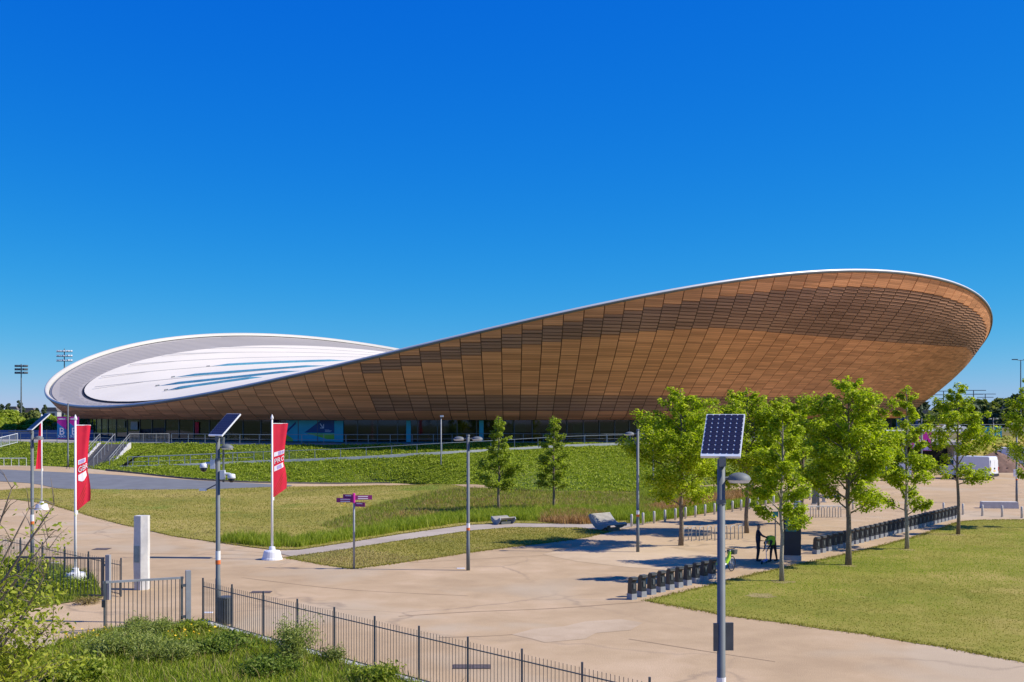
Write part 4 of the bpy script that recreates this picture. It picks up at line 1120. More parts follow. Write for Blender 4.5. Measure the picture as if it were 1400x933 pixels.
# ================================================================== BENCHES
def bench(px, py, W, prof, label, rz):
    root = thing('sculpted_bench', ground(px, py), label, 'bench', None, rz)
    n = len(prof)
    th = .16
    nor = []
    for i in range(n):
        a, b = Vector(prof[max(i - 1, 0)]), Vector(prof[min(i + 1, n - 1)]); d = (b - a).normalized(); nor.append(Vector((d.y, -d.x)))
    low = [(prof[i][0] + nor[i].x * th * (1 + .9 * math.sin(math.pi * i / (n - 1))), prof[i][1] + nor[i].y * th * (1 + .9 * math.sin(math.pi * i / (n - 1)))) for i in range(n)]
    outline = prof + low[::-1]
    for y in (-W / 2, W / 2 - .06): MB().prism(outline, .06, lambda u, v, w: Vector((u, y + w, v))).build('side_panel', 'bench_side', root)
    for i in range(n - 1):
        a, b = Vector(prof[i]), Vector(prof[i + 1]); c = (a + b) / 2 + nor[i] * .02; d = b - a
        MB().box((c.x, 0, c.y), (d.length - .02, W - .14, .05), rot=Matrix.Rotation(-math.atan2(d.y, d.x), 3, 'Y')).build('slat', 'wood_bench', root)
    for x in (prof[n // 4][0], prof[3 * n // 4][0]):
        MB().box((x, 0, .1), (.1, W * .6, .2)).build('foot', 'dark_steel', root)
P1 = [(-.45 + .9 * k / 14, .40 + .10 * math.cos(k / 14 * 5.6)) for k in range(15)]
bench(688, 717, 1.25, P1, 'low curved grey sculpted bench at the edge of the long grass', R(-52))
P2 = []
for k in range(22):
    t = k / 21; P2.append((-.72 + 1.44 * t, .98 - .60 * math.sin(min(1, t * 1.7) * math.pi / 2) + .16 * max(0, t - .55) * math.sin((t - .55) / .45 * math.pi) * 2))
bench(832, 725, 1.75, P2, 'large wave-shaped grey sculpted lounger bench beside the bollard row', R(-48))
# ================================================================== BOLLARDS
bo = thing('bollard', (0, 0, 0), 'x', 'bollard', 'pale bollards')
MB().lathe([(.075, 0), (.075, .72), (.06, .76), (.0, .77)], 12).build('shaft', 'pale_concrete', bo, True)
MB().lathe([(.085, 0), (.085, .03)], 12).build('collar', 'concrete', bo)
bz = []
A, B = ground(863.6, 720.2), ground(1047, 693)
for k in range(21): bz.append((A + (B - A) * (k / 14), 0))
n1 = len(bz)
for px, py in ((1166, 697), (1192, 691), (1241, 700), (1265, 701.5), (1290, 702.5), (1316.5, 704), (1343, 705.7), (1370, 707), (1397, 708.5)): bz.append((ground(px, py), 0))
place_copies(bo, bz, [f'{ORD[k]} pale bollard from the wave-shaped bench in the row along the verge' for k in range(n1)] + [f'{ORD[k]} pale bollard counting towards the block seat in the row before the car park' for k in range(9)])
# ================================================================== CYCLE STANDS
hp = thing('cycle_stand', (0, 0, 0), 'x', 'cycle stand', 'hoop cycle stands')
pts = [(-.38, 0, 0), (-.38, 0, .55)] + [(-.38 + .2 - .2 * math.cos(a), 0, .55 + .2 * math.sin(a)) for a in np.linspace(.3, math.pi / 2, 4)] + [(.18 + .2 * math.sin(a), 0, .55 + .2 * math.cos(a)) for a in np.linspace(0, math.pi / 2 - .3, 4)] + [(.38, 0, .55), (.38, 0, 0)]
MB().tube(pts, .027, 8).build('hoop', 'galv_steel', hp, True)
for sx in (-.38, .38): MB().lathe([(.06, 0), (.06, .012)], 8, (sx, 0, 0)).build('foot_plate', 'galv_steel', hp)
hs_ = []
for k in range(8): hs_.append((ground(938 + k * 10.6, 739.5 - k * .35), R(62)))
n1 = len(hs_)
for k in range(7): hs_.append((ground(1106 + k * 7.6, 707.5), R(30)))
place_copies(hp, hs_, [f'{ORD[k]} steel hoop stand from the broad tree in the row behind the two people' for k in range(n1)] + [f'{ORD[k]} steel hoop stand from the information totems in the farther row' for k in range(7)])
# ================================================================== DOCKING STATIONS
dk = thing('docking_post', (0, 0, 0), 'x', 'docking post', 'bike docking posts')
MB().box((0, 0, .11), (.32, .25, .22), taper=.96).build('base', 'galv_steel', dk)
mb = MB(); mb.prism([(-.14, .22), (.13, .22), (.09, .72), (.05, .80), (-.17, .84), (-.2, .76), (-.12, .68)], .23, lambda u, v, w: Vector((u, w - .115, v))); mb.build('housing', 'black_plastic', dk)
MB().box((-.1, 0, .83), (.2, .25, .04)).build('hood', 'dark_steel', dk)
MB().box((-.14, 0, .5), (.03, .09, .2)).build('lock_slot', 'dark_steel', dk)
MB().box((.0, -.119, .5), (.12, .008, .2)).build('badge', 'navy', dk)
A, B = ground(864, 819.5), ground(973, 791.5); A2, B2 = ground(1116, 757.5), ground(1306, 709)
dz_ = [(A.lerp(B, k / 9), math.atan2((B - A).y, (B - A).x) + R(68)) for k in range(10)] + [(A2.lerp(B2, k / 31), math.atan2((B2 - A2).y, (B2 - A2).x) + R(68)) for k in range(32)]
place_copies(dk, dz_, [f'{ORD[9 - k]} black docking post from the lime bike in the short row' for k in range(10)] + [f'{ORD[k]} black docking post from the hire terminal in the long row' for k in range(32)])
tt = thing('hire_terminal', ground(1083, 766), 'tall dark cycle-hire terminal totem with white and red header', 'terminal', None, R(-14))
MB().box((0, 0, .12), (.86, .4, .24)).build('plinth', 'concrete', tt)
bd = MB().box((0, 0, 1.27), (.82, .34, 2.06)).build('body', 'navy', tt)
MB().box((-.05, -.178, 1.75), (.5, .012, .75)).build('map_panel', 'teal_screen', bd); MB().box((.415, 0, 1.2), (.012, .28, .5)).build('side_panel', 'print_white', bd)
MB().box((.415, 0, 1.75), (.012, .28, .5)).build('side_panel', 'black_plastic', bd)
hd = MB().box((.25, 0, 2.55), (.34, .3, .5)).build('header', 'white_paint', tt)
MB().box((.25, 0, 2.38), (.345, .305, .12)).build('header_stripe', 'flag_red', hd); MB().box((.25, 0, 2.24), (.345, .305, .14)).build('header_stripe', 'teal_screen', hd)
ps = thing('signpost', ground(1060, 741), 'slim dark post with a small green sign behind the two people', 'signpost')
MB().tube([(0, 0, 0), (0, 0, 1.6)], .035, 8).build('post', 'dark_steel', ps); MB().box((0, -.04, 1.5), (.3, .03, .3)).build('sign_plate', 'teal_screen', ps)
for k, px in enumerate((1113, 1117.5, 1126)):
    pl = thing('info_totem', ground(px, 690 - k * 1.5), ('dark slim information totem beyond the cycle stands', 'second slim dark totem beside the information totem', 'grey slim steel totem near the far cycle stands')[k], 'totem')
    MB().box((0, 0, 1.1), (.22 + .1 * (k == 0), .14, 2.2)).build('body', ('dark_steel', 'post_grey', 'galv_steel')[k], pl); MB().box((0, 0, .03), (.4, .3, .06)).build('plinth', 'concrete', pl)
cb = thing('block_seat', ground(1366, 695), 'long pale concrete block seat near the far lamp post', 'block')
MB().box((0, 0, .24), (2.6, .7, .48), R(-8), taper=.97).build('block', 'pale_concrete', cb); MB().box((0, 0, .04), (2.45, .6, .08), R(-8)).build('base', 'concrete', cb)
# ================================================================== PEOPLE, SCOOTER, BIKE
def skin_mesh(name, J, E, root):
    me = bpy.data.meshes.new(name); keys = list(J); idx = {k: i for i, k in enumerate(keys)}
    me.from_pydata([J[k][0] for k in keys], [(idx[a], idx[b]) for a, b in E], [])
    o = bpy.data.objects.new(name, me); COL.objects.link(o)
    md = o.modifiers.new('skin', 'SKIN'); md.use_smooth_shade = True
    sv = me.skin_vertices[0].data
    for k in keys:
        r = J[k][1]; sv[idx[k]].radius = r if isinstance(r, tuple) else (r, r); sv[idx[k]].use_root = (k == root)
    o.modifiers.new('sub', 'SUBSURF').levels = 2; o.modifiers['sub'].render_levels = 2
    dg = bpy.context.evaluated_depsgraph_get(); dg.update()
    m2 = bpy.data.meshes.new_from_object(o.evaluated_get(dg)); bpy.data.objects.remove(o); m2.materials.clear(); m2.name = name
    return m2, keys
def person(loc, label, J, E, mats, matof, rz=0.):
    root = thing('person', loc, label, 'person', None, rz)
    me, keys = skin_mesh('body', J, E, 'pelvis'); segs = [(Vector(J[a][0]), Vector(J[b][0]), matof(a, b)) for a, b in E]
    for m_ in mats: me.materials.append(MAT[m_])
    for p in me.polygons:
        best, bi = 9e9, 0
        for a, b, mi in segs:
            d = b - a; t = max(0, min(1, (p.center - a).dot(d) / d.length_squared)); q = (p.center - (a + d * t)).length
            if q < best: best, bi = q, mi
        p.material_index = bi
    o = bpy.data.objects.new('body', me); COL.objects.link(o); o.parent = root
    return root
def fingers(J, E, s, wrist, fwd, side, down):
    w = Vector(J[wrist][0]); f = Vector(fwd).normalized(); sd = Vector(side).normalized(); dn = Vector(down).normalized()
    J['palm' + s] = (tuple(w + f * .07), (.036, .02)); E.append((wrist, 'palm' + s))
    for k, (o_, L) in enumerate(((-.03, .062), (-.01, .075), (.01, .07), (.03, .055))):
        a = w + f * .10 + sd * o_; b = a + f * L * .6 + dn * .012; c = b + f * L * .2 + dn * L * .55
        for nm, q, r in (('k', a, .0095), ('m', b, .009), ('t', c, .007)): J[f'f{k}{nm}{s}'] = (tuple(q), r)
        E += [('palm' + s, f'f{k}k{s}'), (f'f{k}k{s}', f'f{k}m{s}'), (f'f{k}m{s}', f'f{k}t{s}')]
    a = w + f * .045 - sd * .04; b = a + f * .05 - sd * .02 + dn * .02
    J['th' + s] = (tuple(a), .011); J['tt' + s] = (tuple(b), .008); E += [('palm' + s, 'th' + s), ('th' + s, 'tt' + s)]
J = {'pelvis': ((0, 0, .95), (.15, .12)), 'waist': ((0, 0, 1.1), (.14, .11)), 'chest': ((.0, 0, 1.33), (.17, .12)), 'neckb': ((.0, 0, 1.47), (.09, .08)), 'neck': ((.015, 0, 1.53), .055),
     'jaw': ((.035, 0, 1.60), (.07, .065)), 'skull': ((.02, 0, 1.68), (.092, .08)), 'crown': ((.01, 0, 1.74), (.07, .065)), 'nose': ((.125, 0, 1.63), .014),
     'shL': ((.0, .17, 1.43), .065), 'elL': ((.17, .22, 1.2), .05), 'wrL': ((.42, .14, 1.10), .035), 'shR': ((.0, -.17, 1.43), .065), 'elR': ((.2, -.22, 1.22), .05), 'wrR': ((.46, -.14, 1.12), .035),
     'hpL': ((0, .10, .88), .10), 'knL': ((.03, .11, .5), .068), 'anL': ((-.02, .11, .09), .045), 'heL': ((-.05, .11, .045), .04), 'toL': ((.15, .13, .035), .035),
     'hpR': ((0, -.10, .88), .10), 'knR': ((.0, -.11, .5), .068), 'anR': ((-.06, -.11, .09), .045), 'heR': ((-.09, -.11, .045), .04), 'toR': ((.11, -.13, .035), .035)}
E_ = [('pelvis', 'waist'), ('waist', 'chest'), ('chest', 'neckb'), ('neckb', 'neck'), ('neck', 'jaw'), ('jaw', 'skull'), ('skull', 'crown'), ('jaw', 'nose'), ('chest', 'shL'), ('shL', 'elL'), ('elL', 'wrL'), ('chest', 'shR'), ('shR', 'elR'), ('elR', 'wrR'),
      ('pelvis', 'hpL'), ('hpL', 'knL'), ('knL', 'anL'), ('anL', 'heL'), ('heL', 'toL'), ('pelvis', 'hpR'), ('hpR', 'knR'), ('knR', 'anR'), ('anR', 'heR'), ('heR', 'toR')]
E1 = list(E_); J1 = dict(J)
fingers(J1, E1, 'L', 'wrL', (1, -.2, -.25), (0, 1, 0), (0, 0, -1)); fingers(J1, E1, 'R', 'wrR', (1, .2, -.25), (0, -1, 0), (0, 0, -1))
def mo1(a, b):
    if 'skull' in a or 'crown' in b: return 2
    if b in ('neck', 'jaw', 'skull', 'nose') or b.startswith(('palm', 'f0', 'f1', 'f2', 'f3', 'th', 'tt')): return 1
    if b[:2] in ('hp', 'kn', 'an', 'he', 'to'): return 3
    return 0
pp = ground(1036.5, 767.5)
person(pp, 'person in dark jacket and trousers standing upright with both arms held forward', J1, E1, ['cloth_navy', 'skin', 'hair', 'cloth_dark'], mo1, R(-12))
J2 = {'pelvis': ((.16, .06, .98), (.16, .13)), 'waist': ((.06, -.02, 1.08), (.15, .12)), 'chest': ((-.14, -.14, 1.06), (.18, .13)), 'neckb': ((-.26, -.22, .98), (.09, .08)), 'neck': ((-.31, -.25, .94), .055),
      'jaw': ((-.37, -.28, .89), (.068, .065)), 'skull': ((-.41, -.3, .92), (.088, .08)), 'crown': ((-.46, -.32, .93), (.065, .06)), 'nose': ((-.40, -.33, .81), .013),
      'shL': ((-.08, -.30, 1.03), .065), 'elL': ((-.16, -.34, .82), .048), 'wrL': ((-.28, -.34, .66), .034), 'shR': ((-.22, .02, 1.03), .065), 'elR': ((-.28, .0, .82), .048), 'wrR': ((-.34, -.06, .64), .034),
      'hpL': ((.08, -.06, .92), .10), 'knL': ((-.02, -.06, .50), .068), 'anL': ((-.04, -.05, .09), .045), 'heL': ((.0, -.05, .045), .04), 'toL': ((-.2, -.08, .035), .035),
      'hpR': ((.22, .12, .92), .10), 'knR': ((.28, .14, .50), .068), 'anR': ((.36, .16, .09), .045), 'heR': ((.4, .16, .045), .04), 'toR': ((.2, .13, .035), .035)}
E2 = list(E_)
fingers(J2, E2, 'L', 'wrL', (-.4, .0, -1), (0, 1, 0), (-1, 0, 0)); fingers(J2, E2, 'R', 'wrR', (-.4, 0, -1), (0, 1, 0), (-1, 0, 0))
def mo2(a, b):
    if b.startswith(('el', 'wr')): return 3
    return mo1(a, b) if b not in ('waist', 'chest', 'neckb', 'shL', 'shR') else 0
p2 = ground(1054, 768)
person(p2, 'person in lime vest and black trousers bending forward over the blue scooter', J2, E2, ['lime', 'skin', 'hair', 'cloth_dark'], mo2, R(10))
vest = MB(); vp = [(-.20, 1.20), (.02, 1.24), (.10, 1.1), (.06, .84), (-.14, .80), (-.24, .92)]
vest.prism(vp, .34, lambda u, v, w: Vector((u, w - .30, v))); per2 = [o for o in COL.objects if o.name.startswith('person')][-1]
vest.build('vest', 'lime', per2)
sc_ = thing('kick_scooter', ground(1045, 770.5), 'blue kick scooter with slim pale stem between the two people', 'scooter', None, R(60))
MB().prism([(-.3, .09), (.22, .09), (.3, .14), (.3, .17), (.2, .13), (-.3, .13)], .15, lambda u, v, w: Vector((u, w - .075, v))).build('deck', 'scooter_blue', sc_)
MB().tube([(.32, 0, .1), (.26, 0, .6), (.2, 0, 1.02)], .018, 8).build('stem', 'rail_white', sc_)
hb = MB().tube([(.2, -.24, 1.03), (.2, 0, 1.02), (.2, .24, 1.03)], .015, 6).build('handlebar', 'black_plastic', sc_)
for s in (-.22, .22): MB().tube([(.2, s - .05, 1.03), (.2, s + .05, 1.03)], .02, 6).build('grip', 'rubber', hb)
for x in (-.36, .34): MB().tube([(x, -.02, .075), (x, .02, .075)], .075, 14).build('wheel', 'rubber', sc_)
bk = thing('dockless_bike', ground(993, 783), 'white and lime dockless hire bike parked beside the short docking row', 'bicycle', None, R(52))
def wheel(x):
    pts = [(x + .32 * math.cos(a), 0, .34 + .32 * math.sin(a)) for a in np.linspace(0, 2 * math.pi, 25)]
    w = MB().tube(pts, .022, 6, cap=False).build('wheel', 'rubber', bk)
    sp = MB()
    for k in range(10):
        a = math.pi * k / 10; sp.tube([(x - .3 * math.cos(a), 0, .34 - .3 * math.sin(a)), (x + .3 * math.cos(a), 0, .34 + .3 * math.sin(a))], .003, 3)
    sp.build('spokes', 'galv_steel', w); MB().tube([(x, -.05, .34), (x, .05, .34)], .03, 8).build('hub', 'galv_steel', w)
wheel(-.52); wheel(.52)
MB().tube([(.52, .06, .34), (.42, .04, .72), (.36, 0, .95)], .022, 8).build('fork', 'white_paint', bk)
MB().tube([(.40, 0, .78), (.1, 0, .42), (-.12, 0, .36), (-.52, .05, .34)], .045, 8).build('frame', 'white_paint', bk, True)
MB().tube([(-.12, 0, .36), (-.22, 0, .9)], .028, 8).build('seat_tube', 'white_paint', bk)
MB().prism([(.0, .36), (.3, .55), (.42, .86), (.3, .9), (.1, .6), (-.06, .46)], .1, lambda u, v, w: Vector((u, w - .05, v))).build('frame_panel', 'lime', bk)
MB().prism([(-.88, .42), (-.72, .66), (-.5, .74), (-.28, .66), (-.3, .5), (-.5, .36)], .08, lambda u, v, w: Vector((u, w - .04, v))).build('skirt_guard', 'lime', bk)
hb = MB().tube([(.22, -.3, 1.06), (.32, -.16, 1.03), (.36, 0, 1.0), (.32, .16, 1.03), (.22, .3, 1.06)], .016, 6).build('handlebar', 'black_plastic', bk)
MB().box((.55, 0, .86), (.26, .34, .2), taper=1.15).build('basket', 'dark_steel', bk)
MB().box((-.24, 0, .94), (.26, .16, .06), taper=.8).build('saddle', 'black_plastic', bk)
MB().tube([(0, -.13, .36), (0, .13, .36)], .02, 6).build('crank', 'dark_steel', bk)
# ================================================================== VEHICLES
def van(loc, rz, label, L=5.6, H=2.45, mark=True):
    root = thing('delivery_van', loc, label, 'van', None, rz); W = 2.0
    side = [(-L / 2, .42), (-L / 2 - .03, 1.2), (-L / 2 + .08, H - .08), (-L / 2 + .2, H), (L / 2 - 1.75, H), (L / 2 - 1.2, H - .35), (L / 2 - .8, 1.5), (L / 2 - .1, 1.2), (L / 2, .9), (L / 2, .42)]
    mb = MB(); n = len(side)
    ys = [(-W / 2, .96), (-W / 2 + .06, 1.0), (W / 2 - .06, 1.0), (W / 2, .96)]
    for y, k in ys:
        for u, v in side:
            zc = 1.2; mb.v.append((u * (1 if k == 1 else .995), y * (1 - .07 * max(0, (v - 1.1) / (H - 1.1))), zc + (v - zc) * (1 if k == 1 else .97)))
    for j in range(3):
        for i in range(n): a = j * n + i; b = j * n + (i + 1) % n; mb.f.append((a, a + n, b + n, b)); mb.m.append(0)
    mb.f.append(tuple(range(n))); mb.f.append(tuple(3 * n + i for i in reversed(range(n)))); mb.m += [0, 0]
    body = mb.build('body', 'van_white', root)
    for x in (-L / 2 + .95, L / 2 - .95):
        for s in (-1, 1):
            w = MB().lathe([(.20, -.11), (.34, -.1), (.35, 0), (.34, .1), (.20, .11)], 18).build('wheel', 'rubber', root); w.rotation_euler = (R(90), 0, 0); w.location = (x, s * .88, .35)
            MB().lathe([(.2, -.112), (.19, .112)], 12).build('rim', 'galv_steel', w)
    MB().box((0, 0, .45), (L - .1, W - .08, .24)).build('sill', 'black_plastic', root)
    bp = MB().box((-L / 2 - .03, 0, .52), (.14, W - .1, .26)).build('bumper', 'black_plastic', root)
    for s in (-1, 1):
        MB().box((-L / 2 - .02, s * .9, 1.15), (.08, .14, .42)).build('tail_lamp', 'lamp_red', root)
        d = MB().box((-L / 2 - .015, s * .42, 1.35), (.05, .8, 1.5)).build('rear_door', 'van_white', root)
        MB().box((-L / 2 - .05, s * .08, 1.2), (.04, .1, .16)).build('handle', 'black_plastic', d)
        MB().quad((L / 2 - 1.65, s * (W / 2 + .012), 1.5), (L / 2 - .85, s * (W / 2 + .012), 1.45), (L / 2 - 1.2, s * (W / 2 - .03), H - .45), (L / 2 - 1.65, s * (W / 2 - .03), H - .45)).build('side_window', 'van_glass', root)
        MB().box((L / 2 - .95, s * (W / 2 + .12), 1.5), (.1, .2, .3)).build('mirror', 'black_plastic', root)
        MB().box((-.3, s * (W / 2 + .005), .95), (L * .6, .02, .1)).build('side_trim', 'black_plastic', root)
    MB().box((-L / 2 - .045, 0, .95), (.02, .5, .12)).build('number_plate', 'yellow_petal', root)
    MB().quad((L / 2 - .78, -.85, 1.52), (L / 2 - .78, .85, 1.52), (L / 2 - 1.2, .8, H - .4), (L / 2 - 1.2, -.8, H - .4)).build('windscreen', 'van_glass', root)
    if mark:
        for k, (dx, dz, sz) in enumerate(((0, 0, .34), (.38, .05, .3), (-.34, .02, .22))):
            MB().prism([(-1.5 + dx, 1.65 + dz), (-1.5 + dx + sz, 1.7 + dz), (-1.5 + dx + sz * .8, 1.95 + dz), (-1.5 + dx + sz * .3, 1.85 + dz), (-1.5 + dx + .02, 2.0 + dz)], .01, lambda u, v, w: Vector((u, -W / 2 - .02 + w + .02 * max(0, v - 1.1), v))).build('print_mark', 'print_purple', root)
    return root
van(ground(1316, 655) + Vector((.6, 0, 0)), R(133), 'white panel van with dark side logo parked rear to the plaza')
van(Vector((137 * (1412 - 700) / FPX, 140, 0)), R(163), 'longer white box van parked beside the panel van', 8.0, 2.9, False)
van(Vector((120 * (1218 - 700) / FPX, 122, 0)), R(165), 'white panel van half hidden behind the plaza trees', 5.2, 2.2, False)
# ================================================================== TREES
def branchy(base, h, cb, radius, nlimb, seed, r0, lean=(0, 0), top_narrow=.5, limb_up=.95):
    """trunk + limbs; returns builder and clump centres"""
    rs = random.Random(seed); mb = MB(); tr = []
    for k in range(9):
        z = h * .97 * k / 8; tr.append(Vector((lean[0] * (z / h) ** 1.5 + rs.uniform(-.05, .05) * (k > 0) * h / 8, lean[1] * (z / h) ** 1.5 + rs.uniform(-.05, .05) * (k > 0) * h / 8, z)))
    mb.tube(tr, [r0 * (1.25 if k == 0 else 1) * (1 - k / 8) ** .8 + .012 for k in range(9)], 9)
    def trunk_at(z):
        q = z / (h * .97) * 8; i = min(7, int(q)); return tr[i].lerp(tr[i + 1], q - i)
    cl = []
    for k in range(nlimb):
        f = (k + rs.uniform(.1, .9)) / nlimb; z0 = cb * .92 + (h * .93 - cb) * f; p0 = trunk_at(min(z0, h * .96)); a = k * 2.4 + rs.uniform(-.5, .5)
        prof = radius * ((.72 + .28 * min(1, f / .22)) if f < .22 else 1 - (1 - top_narrow * .45) * ((f - .22) / .78) ** 1.25)
        L = max(.35, prof * rs.uniform(.72, 1.12)); up = limb_up * rs.uniform(.5, 1.25) * (1 - .35 * (f < .15))
        d = Vector((math.cos(a), math.sin(a), 0)); pts = [p0]
        for j in range(1, 5):
            t = j / 4; pts.append(p0 + d * L * t + Vector((rs.uniform(-.06, .06) * L, rs.uniform(-.06, .06) * L, up * L * t ** .8)))
        mb.tube(pts, [r0 * .34 * (1 - f * .5) * (1 - j / 4.6) + .006 for j in range(5)], 5)
        for j in (2, 3, 4):
            cl.append((pts[j], L * (.16 + .06 * j)))
            for _ in range(2):
                a2 = a + rs.choice((-1, 1)) * rs.uniform(.5, 1.2); d2 = Vector((math.cos(a2), math.sin(a2), rs.uniform(.2, .8))); q = pts[j] + d2 * L * rs.uniform(.18, .42)
                mb.tube([pts[j], q], [.012, .004], 4); cl.append((q, L * .2))
    cl.append((trunk_at(h * .95), .3)); cl.append((trunk_at(h * .88), .4))
    return mb, cl, tr
def tree(name, loc, h, cb, radius, label, nleaf, leaf, seed, lmat='leaf_lime', bmat='bark', nlimb=26, r0=.11, lean=(0, 0), cat='tree', group=None, top_narrow=.5, limb_up=.95, gap=.18):
    root = thing(name, loc, label, cat, group)
    mb, cl, tr = branchy(loc, h, cb, radius, nlimb, seed, r0, lean, top_narrow, limb_up); mb.build('trunk', bmat, root, True)
    rs = np.random.default_rng(seed + 100)
    w = np.array([c[1] for c in cl]); keep = rs.uniform(0, 1, len(cl)) > gap; cc = np.array([tuple(c[0]) for c in cl])[keep]; w = np.clip(w[keep] * 1.08, .18, .72)
    p = w ** 2; p /= p.sum(); i = rs.choice(len(cc), nleaf, p=p)
    D = rs.normal(0, 1, (nleaf, 3)); D /= np.linalg.norm(D, axis=1, keepdims=True); D *= (rs.uniform(0, 1, (nleaf, 1)) ** .45)
    C = cc[i] + D * w[i][:, None] * np.array([1.05, 1.05, .8])
    N = D * .5 + np.array([0, 0, .25])
    V, F = leaf_quads(C, leaf, .3, N)
    bulk('crown', V, F, lmat, root, None); return root
G = ground
tree('plane_tree', G(931, 746), 8.5, 2.0, 2.3, 'broad full-crowned young tree behind the first hoop cycle stands', 26250, 0.074, 1, nlimb=36, group='plaza trees', lmat='leaf_lime', gap=.1)
tree('plane_tree', G(1021, 729), 8.7, 2.2, 2.25, 'full-crowned tree just behind the solar lamp panel', 26250, 0.077, 2, nlimb=36, group='plaza trees', gap=.1)
tree('plane_tree', G(1069, 795), 7.9, 2.2, 1.2, 'slender tree with bare pale trunk standing in the lawn beside the hire terminal', 11250, 0.067, 3, nlimb=26, r0=.08, bmat='bark_pale', group='lawn trees', gap=.15)
tree('plane_tree', G(1097, 716), 8.4, 2.2, 1.6, 'narrow tree behind the hire terminal near the far cycle stands', 15000, 0.080, 4, nlimb=28, group='plaza trees')
tree('plane_tree', G(1160, 773), 8.9, 2.5, 2.1, 'tallest plaza tree growing at the lawn edge by the long docking row', 25000, 0.072, 5, nlimb=36, r0=.12, group='lawn trees', gap=.12)
tree('plane_tree', G(1240, 751), 8.6, 1.7, 1.2, 'slim tree in the lawn beside the middle of the long docking row', 11875, 0.072, 6, nlimb=28, r0=.09, bmat='bark_pale', group='lawn trees', gap=.15)
tree('plane_tree', G(1310, 731), 9.0, 3.0, 1.7, 'sparse open-crowned tree at the far end of the long docking row', 9375, 0.077, 7, nlimb=26, r0=.09, group='lawn trees', gap=.3)
tree('plane_tree', G(1412, 722), 9.6, 2.6, 1.7, 'sparse tree leaning into view beside the block seat', 9375, 0.077, 8, nlimb=26, r0=.09, group='lawn trees', gap=.3)
tree('alder_tree', G(682, 701), 6.9, 1.5, 1.25, 'small conical dark green tree behind the low curved bench', 7500, 0.076, 9, 'leaf_mid', nlimb=30, r0=.09, top_narrow=.2, limb_up=.5, group='verge trees')
tree('alder_tree', G(757, 698), 6.9, 1.5, 1.2, 'small conical dark green tree standing in the long grass verge', 7500, 0.076, 10, 'leaf_mid', nlimb=30, r0=.09, top_narrow=.2, limb_up=.5, group='verge trees')
tree('plane_tree', Vector((29.0, 98, 0)), 8.2, 2., 2.2, 'young tree farther back between the plaza trees and the terrace flank', 5000, .15, 21, nlimb=28, group='plaza trees')
# near tree leaning in at the left edge
nt_loc = Vector((-7.6, 15.0, 0)); ntree = thing('willow_tree', nt_loc, 'leafy branching tree with bare twigs in the left foreground corner', 'tree')
rs = random.Random(31); mb = MB(); nc = []
def to_local(px, py, d): return Vector(((px - 700) / FPX * d, d, EYE - (py - HORIZON) / FPX * d)) - nt_loc
ends = [((74, 690), 1), ((66, 752), 5), ((40, 696), 1), ((60, 790), 4), ((66, 735), 3), ((72, 850), 12), ((36, 800), 10), ((14, 790), 10), ((44, 830), 14), ((26, 850), 16), ((66, 872), 15), ((20, 900), 16), ((50, 925), 16), ((10, 860), 16), ((-30, 800), 14), ((-40, 880), 14), ((66, 918), 12), ((-10, 735), 4), ((16, 668), 1), ((70, 940), 12), ((30, 960), 14), ((-5, 920), 14)]
for (px, py), k in ends:
    d = 15 + rs.uniform(-1.0, 1.0); e = to_local(px, py, d); s = Vector((rs.uniform(-.15, .15), rs.uniform(-.15, .15), rs.uniform(.8, 2.2)))
    m1 = s.lerp(e, .4) + Vector((-.25, 0, .35)); m2 = s.lerp(e, .75) + Vector((-.08, rs.uniform(-.15, .15), .14)); pts = smooth_line([s, m1, m2, e], 4)
    mb.tube(pts, [.032 * (1 - i / len(pts)) + .004 for i in range(len(pts))], 5)
    for t in np.linspace(.45, 1, 5):
        b = pts[int(t * (len(pts) - 1))]
        for _ in range(3):
            q = b + Vector((rs.uniform(-.4, .4), rs.uniform(-.35, .35), rs.uniform(-.1, .4))); mb.tube([b, b.lerp(q, .5) + Vector((0, 0, .04)), q], [.007, .005, .002], 4)
            for w in (.5, .75, 1.): nc += [(b.lerp(q, w), .09)] * k
mb.tube([(0, 0, -.05), (.05, 0, .6), (0, .03, 1.2), (.02, 0, 2.2)], [.14, .12, .10, .06], 9)
mb.build('trunk', 'bark', ntree, True)
cc = np.array([tuple(c[0]) for c in nc]); i = rng.choice(len(cc), 7000); V, F = leaf_quads(cc[i] + rng.normal(0, .085, (7000, 3)), .036, .3, None, .5); bulk('crown', V, F, 'leaf_near', ntree, None)
# ================================================================== SHRUBS AND FLOWERS
def shrub(px, py, h, r, label, n, leaf, seed, mat, name='shrub', wispy=False, z0=0.):
    b = ground(px, py); b.z += meadow_h(b.x, b.y) if z0 == 0 else z0; root = thing(name, b, label, 'shrub')
    rs = np.random.default_rng(seed); rr = random.Random(seed); mb = MB(); cl = []
    for k in range(22):
        a = rr.uniform(0, 6.28); q = rr.uniform(.25, 1) ** .6; e = Vector((math.cos(a) * r * q, math.sin(a) * r * q, h * rr.uniform(.45, 1.) * (1 - .35 * q)))
        mb.tube([(0, 0, -.04), tuple(e * .5 + Vector((0, 0, .05))), tuple(e)], [.018, .01, .004], 4); cl += [e, e * .75, e * .5 + Vector((0, 0, .08))]
    mb.build('stem', 'bark', root)
    cc = np.array([tuple(c) for c in cl]); i = rs.choice(len(cc), n); C = cc[i] + rs.normal(0, 1, (n, 3)) * np.array([r * .2, r * .2, h * .14]); C[:, 2] = np.maximum(C[:, 2], .02)
    V, F = leaf_quads(C, leaf, .2, None, .22 if wispy else .5); bulk('foliage', V, F, mat, root, None); return root
shrub(298, 900, 0.60, .9, 'rounded dark green bush in the middle of the foreground meadow', 4200, .05, 1, 'leaf_dark')
